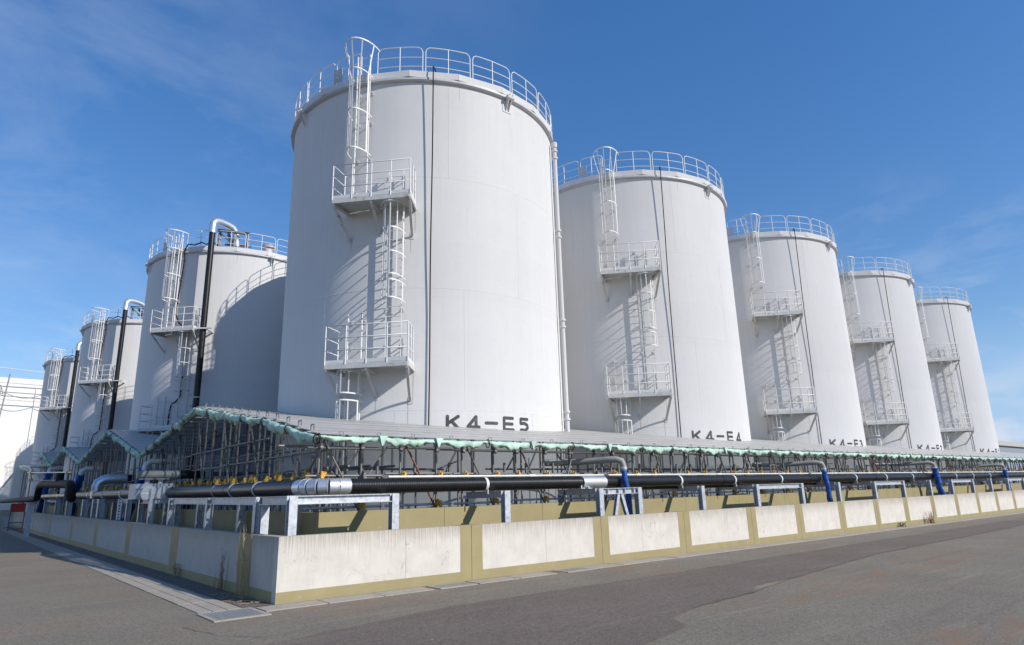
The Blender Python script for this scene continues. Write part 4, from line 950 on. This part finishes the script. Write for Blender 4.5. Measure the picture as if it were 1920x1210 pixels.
sup_left([15.3, 16.9], 'perforated galvanised frame left of the round covers')
sup_left([21.0, 22.4], 'pair of wide galvanised posts under the silver pipe elbow', .26)
sup_left([25.3], 'single wide galvanised post left of the silver pipe elbow', .26)
sup_left([31.0], 'single galvanised post beside the second left blue hose', .26)
sup_left([36.0, 42.4], 'far galvanised frame at the end of the shaded wall', .26)
s = MB()
for k in range(9): s.bar((.34, 15.2, .6+.11*k), (.34, 15.6, .6+.11*k), .05, .035)
# cable tray ladder on the left frame
ct = thing('cable_ladder', (.3, 16.5, 0), 'perforated upright cable ladder on the shaded side left of the round covers', 'cable ladder')
for y_ in (15.9, 16.45):
    rod('side_rail', (.33, y_, .9), (.33, y_, 1.8), .035, GALV, ct)
for k in range(9): rod('rung', (.33, 15.9, .95+.1*k), (.33, 16.45, .95+.1*k), .02, STRAP, ct)

# ------------------------------------------------------------------ blue wrapped hoses
def wrinkle_tube(pts, r, seed, n=14, sub=7):
    rr = random.Random(seed); s = MB(); P = [V(p) for p in pts]; Q = []; R_ = []
    for a, b in zip(P[:-1], P[1:]):
        for k in range(sub): Q.append(a.lerp(b, k/sub))
    Q.append(P[-1])
    for i, q in enumerate(Q): R_.append(r*(1+rr.uniform(-.09, .12)))
    s.tube(Q, R_, n)
    k = 0
    for i in range(len(Q)):
        for j in range(n):
            v_ = V(s.v[i*n+j]); d = v_-Q[i]; s.v[i*n+j] = tuple(Q[i]+d*(1+.14*sin(j*2.3+i*1.1)+rr.uniform(-.08, .08)))
    return s
blab = ['first blue wrapped hose hanging from a grey elbow near the silver joint', 'second blue wrapped hose from a grey pipe below the canopy of K4-E3', 'third blue wrapped hose, bulging below the canopy near K4-E2', 'last blue wrapped hose near the right edge']
for i, (x, zt, bot, sw) in enumerate(((9.6, 2.46, (9.78, .90, .5), .072), (20.85, 2.48, (21.1, .90, .6), .085), (32.0, 2.58, (32.9, .90, .7), .13), (42.8, 2.55, (43.2, .90, .7), .10))):
    t = thing('blue_wrapped_hose', (x, 1.0, 0), blab[i], 'hose', 'blue wrapped hoses on the sunlit side')
    s = MB(); s.tube([(x-1.7-i*.9, 2.2, zt-.05), (x-.75, 2.1, zt-.03), (x-.55, 1.95, zt-.02), (x-.25, 1.25, zt), (x-.12, 1.02, zt), (x-.02, .92, zt-.05), (x, .89, zt-.16), (x+.01, .89, zt-.30)], .085, 16); s.build('grey_pipe', GPIPE, t)
    s = MB(); s.tube([(x+.01, .89, zt-.20), (x+.01, .89, zt-.26)], .095, 16); s.build('collar', SILVER, t)
    wrinkle_tube([(x+.01, .89, zt-.27), (x+.03, .88, zt-.6), (x+.09, .86, zt-.9), (x+.12, .88, zt-1.2), bot], sw, i).build('blue_sleeve', BLUE, t)
lb = [(17.2, 3.2, 'blue wrapped hose hanging at the valley behind the round covers'), (34.2, 3.7, 'blue wrapped hose at the valley between the second and third gables'), (52.0, 4.6, 'far blue wrapped hose at the valley of the third and fourth gables'), (67, 4.9, 'small far blue wrapped hose below the fourth gable'), (100, 5.4, 'tiny blue wrapped hose near the left edge')]
for i, (y_, zt, lab) in enumerate(lb):
    t = thing('blue_wrapped_hose', (1.2, y_, 0), lab, 'hose', 'blue wrapped hoses on the shaded side'); k = 1+.35*i
    s = MB(); s.tube([(2.2, y_, zt), (1.35, y_, zt), (1.2, y_, zt-.12), (1.15, y_+.02, zt-.35)], .10*k, 14); s.build('grey_pipe', PVC, t)
    wrinkle_tube([(1.15, y_+.02, zt-.3), (1.12, y_+.25, zt-.7), (1.1, y_+.8, zt-1.2), (1.1, y_+1.0, 1.75*hl(y_)), (1.1, y_+1.9, 1.2), (1.1, y_+2.6, .5)], .15*k, 20+i).build('blue_sleeve', BLUE, t)
# service pipes below the canopy
uh = thing('service_pipe', (12, 3, 0), 'grey service pipe with small capped stubs under the canopy between K4-E5 and K4-E4', 'pipe')
s = MB(); s.tube([(12.8, 3.3, 2.3), (18.0, 2.7, 2.35)], .09, 12); s.tube([(13.0, 3.1, 1.9), (18.3, 2.9, 1.9)], .05, 10); s.build('pipe_run', GPIPE, uh)
for x_ in (13.0, 13.6, 16.2): rod('stub', (x_, 3.2, .1), (x_, 3.2, 2.75), .06, PVC, uh)
uh2 = thing('service_pipe', (2, 6, 0), 'dark grey service pipes in the shade under the first gable', 'pipe')
s = MB(); s.tube([(2.2, 2.6, 1.95), (2.2, 13.5, 2.05)], .11, 12); s.tube([(1.9, 12.6, 2.35), (2.0, 17.8, 2.35)], .17, 14); s.build('pipe_run', STEELD, uh2)

# ------------------------------------------------------------------ far left odds and ends
fs = thing('fire_equipment_stand', (-.45, 51, 0), 'small red box on a wire stand at the far end of the shaded wall', 'fire stand')
s = MB(); s.box((-.95, 50.8, 1.35), (-.1, 51.2, 1.95)); s.build('red_box', RED, fs)
for xx in (-.95, -.1):
    rod('leg', (xx, 50.8, 0), (xx, 50.8, 1.95), .035, STEELD, fs)
rod('cross_bar', (-.95, 50.8, .6), (-.1, 50.8, .6), .03, STEELD, fs); rod('cross_bar', (-.95, 50.8, .15), (-.1, 50.8, .15), .03, STEELD, fs)
du = thing('silver_duct', (-2, 56, 0), 'silver duct lying on the ground at the left edge', 'duct')
s = MB(); s.tube([(-6, 62, .45), (-2.2, 56.5, .42), (-1.5, 55.5, .42)], .34, 16); s.build('duct_tube', SILVER, du)
s = MB(); s.tube([(-1.48, 55.4, .42), (-1.3, 55.2, .42)], .5, 16); s.build('flange', STRAP, du)
# cross wall closing the yard at the far left
cw = thing('bund_wall', (-8, 66, 0), 'low concrete wall crossing behind the duct at the far left', 'wall')
for k in range(4):
    s = MB(); s.box((-12+k*3.2, 66, 0), (-12+k*3.2+3.18, 66.3, 1.5)); s.build('wall_panel', CONC, cw)

# white building
wb = thing('white_building', (-8, 88, 0), 'large white windowless building behind the far left tank', 'building')
s = MB(); s.box((-60, 88, 0), (16, 118, 15.9)); s.build('wall', BW, wb)
s = MB(); s.box((-60.1, 87.85, 15.9), (16.1, 118.1, 16.95)); s.build('parapet', BG2 if False else mat('parapet_sheet', (.66, .66, .66), rough=.6, var=.03), wb)
for k in range(9):
    s = MB(); s.box((-12+k*3.4, 87.80, 0.0), (-12+k*3.4+.05, 87.845, 15.88)); s.build('cladding_joint', BW, wb)
wc = thing('pole_and_cables', (-1.3, 86.5, 0), 'slanting pole with looping grey cables in front of the white building', 'cables')
rod('pole', (-1.62, 86, 11.2), (-1.25, 86, 17.1), .07, CABLE, wc)
for z_, r_ in ((16.0, .02), (15.55, .02), (14.9, .05)): rod('wire', (-16, 86, z_+.2), (9, 86, z_-.1), r_, CABLE, wc)
for k in range(5):
    s = MB(); x0 = -12.4+3.65*k; s.tube([(x0+3.65*j/10, 85.9, 14.85-.55*sin(pi*j/10)) for j in range(11)], .035, 6); s.build('hanging_cable', CABLE, wc)
s = MB(); s.tube([(-1.6, 85.9, 14.6), (-1.9, 85.9, 15.6), (-2.8, 85.9, 16.1), (-6, 85.9, 16.3)], .045, 6); s.build('hanging_cable', CABLE, wc)
ow = thing('overhead_wire', (-4, 70, 17), 'single pale overhead wire crossing the sky at the left', 'wire')
s = MB(); s.tube([(-30, 84, 18.4), (-2, 84, 17.45), (8, 84, 17.0)], .04, 6); s.build('wire_strand', PVC, ow)

# right background
d_r = V((.906, .423, 0))
gb = thing('grey_building', (170, 62, 0), 'low grey industrial building behind the canopy at the right edge', 'building')
s = MB(); s.box((160, 34, 0), (205, 66, 9.3)); s.build('wall', BG1, gb)
s = MB(); s.box((159.2, 33.5, 9.3), (205.5, 66.5, 10.3)); s.build('roof', BG2, gb)
for k in range(5):
    s = MB(); s.box((159.86, 36+6*k, 5.2), (159.995, 39.5+6*k, 7.2)); s.build('window', STEELD, gb)
for (x, y, h, lab) in ((158, 63.5, 16, 'thin lattice mast just right of K4-E1'), (158, 49.5, 15.4, 'thin single mast above the grey building')):
    t = thing('mast', (x, y, 0), lab, 'mast'); rod('pole', (x, y, 0), (x, y, h), .14, CABLE, t)
    if 'lattice' in lab:
        rod('pole', (x, y-1, 0), (x, y-1, h-.4), .1, CABLE, t)
        for k in range(8): rod('rung', (x, y, h-1-k*.8), (x, y-1, h-1-k*.8), .07, CABLE, t)

# ------------------------------------------------------------------ plants
def tuft(name, loc, label, n, h, spread, M, seed, lean=.25, wid=.006):
    rr = random.Random(seed); t = thing(name, loc, label, 'plant'); s = MB()
    for k in range(n):
        a = rr.uniform(0, 6.28); r_ = rr.uniform(0, spread); b = V(loc)+V((cos(a)*r_*.35, sin(a)*r_, 0)); hh = h*rr.uniform(.35, 1); d = V((rr.uniform(-lean, lean)*.5, rr.uniform(-lean, lean), 0))*hh
        s.tube([b, b+d*.35+V((0, 0, hh*.5)), b+d+V((0, 0, hh))], [wid, wid*.8, wid*.3], 4)
        if rr.random() < .6:
            for q in range(5):
                c = b+d*.7+V((0, 0, hh*(.72+.05*q))); s.bar(c, c+V((rr.uniform(-.03, .03), rr.uniform(-.04, .04), .04)), .006, .002)
    s.build('stems', M, t); return t
tuft('dry_grass', (-.10, 1.38, .01), 'tall dry straw grass on the olive band of the shaded wall near the corner', 30, 1.25, .26, DRY, 1, .14, .003)
tuft('dry_grass', (-.09, 2.6, .01), 'thin brown dry stalks against the shaded panel left of the corner', 16, .85, .35, WEED, 2, .15, .004)
tuft('weed', (-.1, 6.0, .01), 'small dark weed at the foot of the shaded wall', 24, .3, .2, DRY, 3, .6)
tuft('dry_weed', (27.2, -.2, .01), 'bushy red brown dead weed at the foot of the far sunlit wall', 34, .5, .16, WEED, 4, .5, .006)
tuft('dry_weed', (24.4, -.12, .01), 'low dead weed flattened at the foot of the sunlit wall', 24, .2, .35, WEED, 5, .9, .012)
tuft('dry_grass', (.9, 3.4, .05), 'dry seed stalk standing between the two walls', 5, 1.25, .08, DRY, 6, .08)
# loose litter: fallen stalks near the corner
rr = random.Random(9); s = MB()
for k in range(60):
    x, y = rr.uniform(-.45, -.02), rr.uniform(.3, 2.0); a = rr.uniform(0, 3.1); s.bar((x, y, .022), (x+.12*cos(a), y+.12*sin(a), .026), .006, .004)
tag(s.build('straw_litter', DRY), 'scattered straw litter at the foot of the shaded corner wall', 'litter', kind='stuff')
rr = random.Random(12); s = MB()
for k in range(170):
    x, y = rr.uniform(-8, 40), rr.uniform(-9, -.2); r_ = rr.uniform(.004, .009)
    s.hexa([(x-r_, y-r_, .004), (x+r_, y-r_*.7, .004), (x+r_*.8, y+r_, .004), (x-r_, y+r_*.8, .004), (x-r_*.5, y-r_*.5, .004+r_), (x+r_*.6, y-r_*.4, .004+r_), (x+r_*.4, y+r_*.5, .004+r_), (x-r_*.5, y+r_*.4, .004+r_)])
tag(s.build('loose_gravel', SLAB), 'loose grit scattered over the asphalt', 'gravel', kind='stuff')
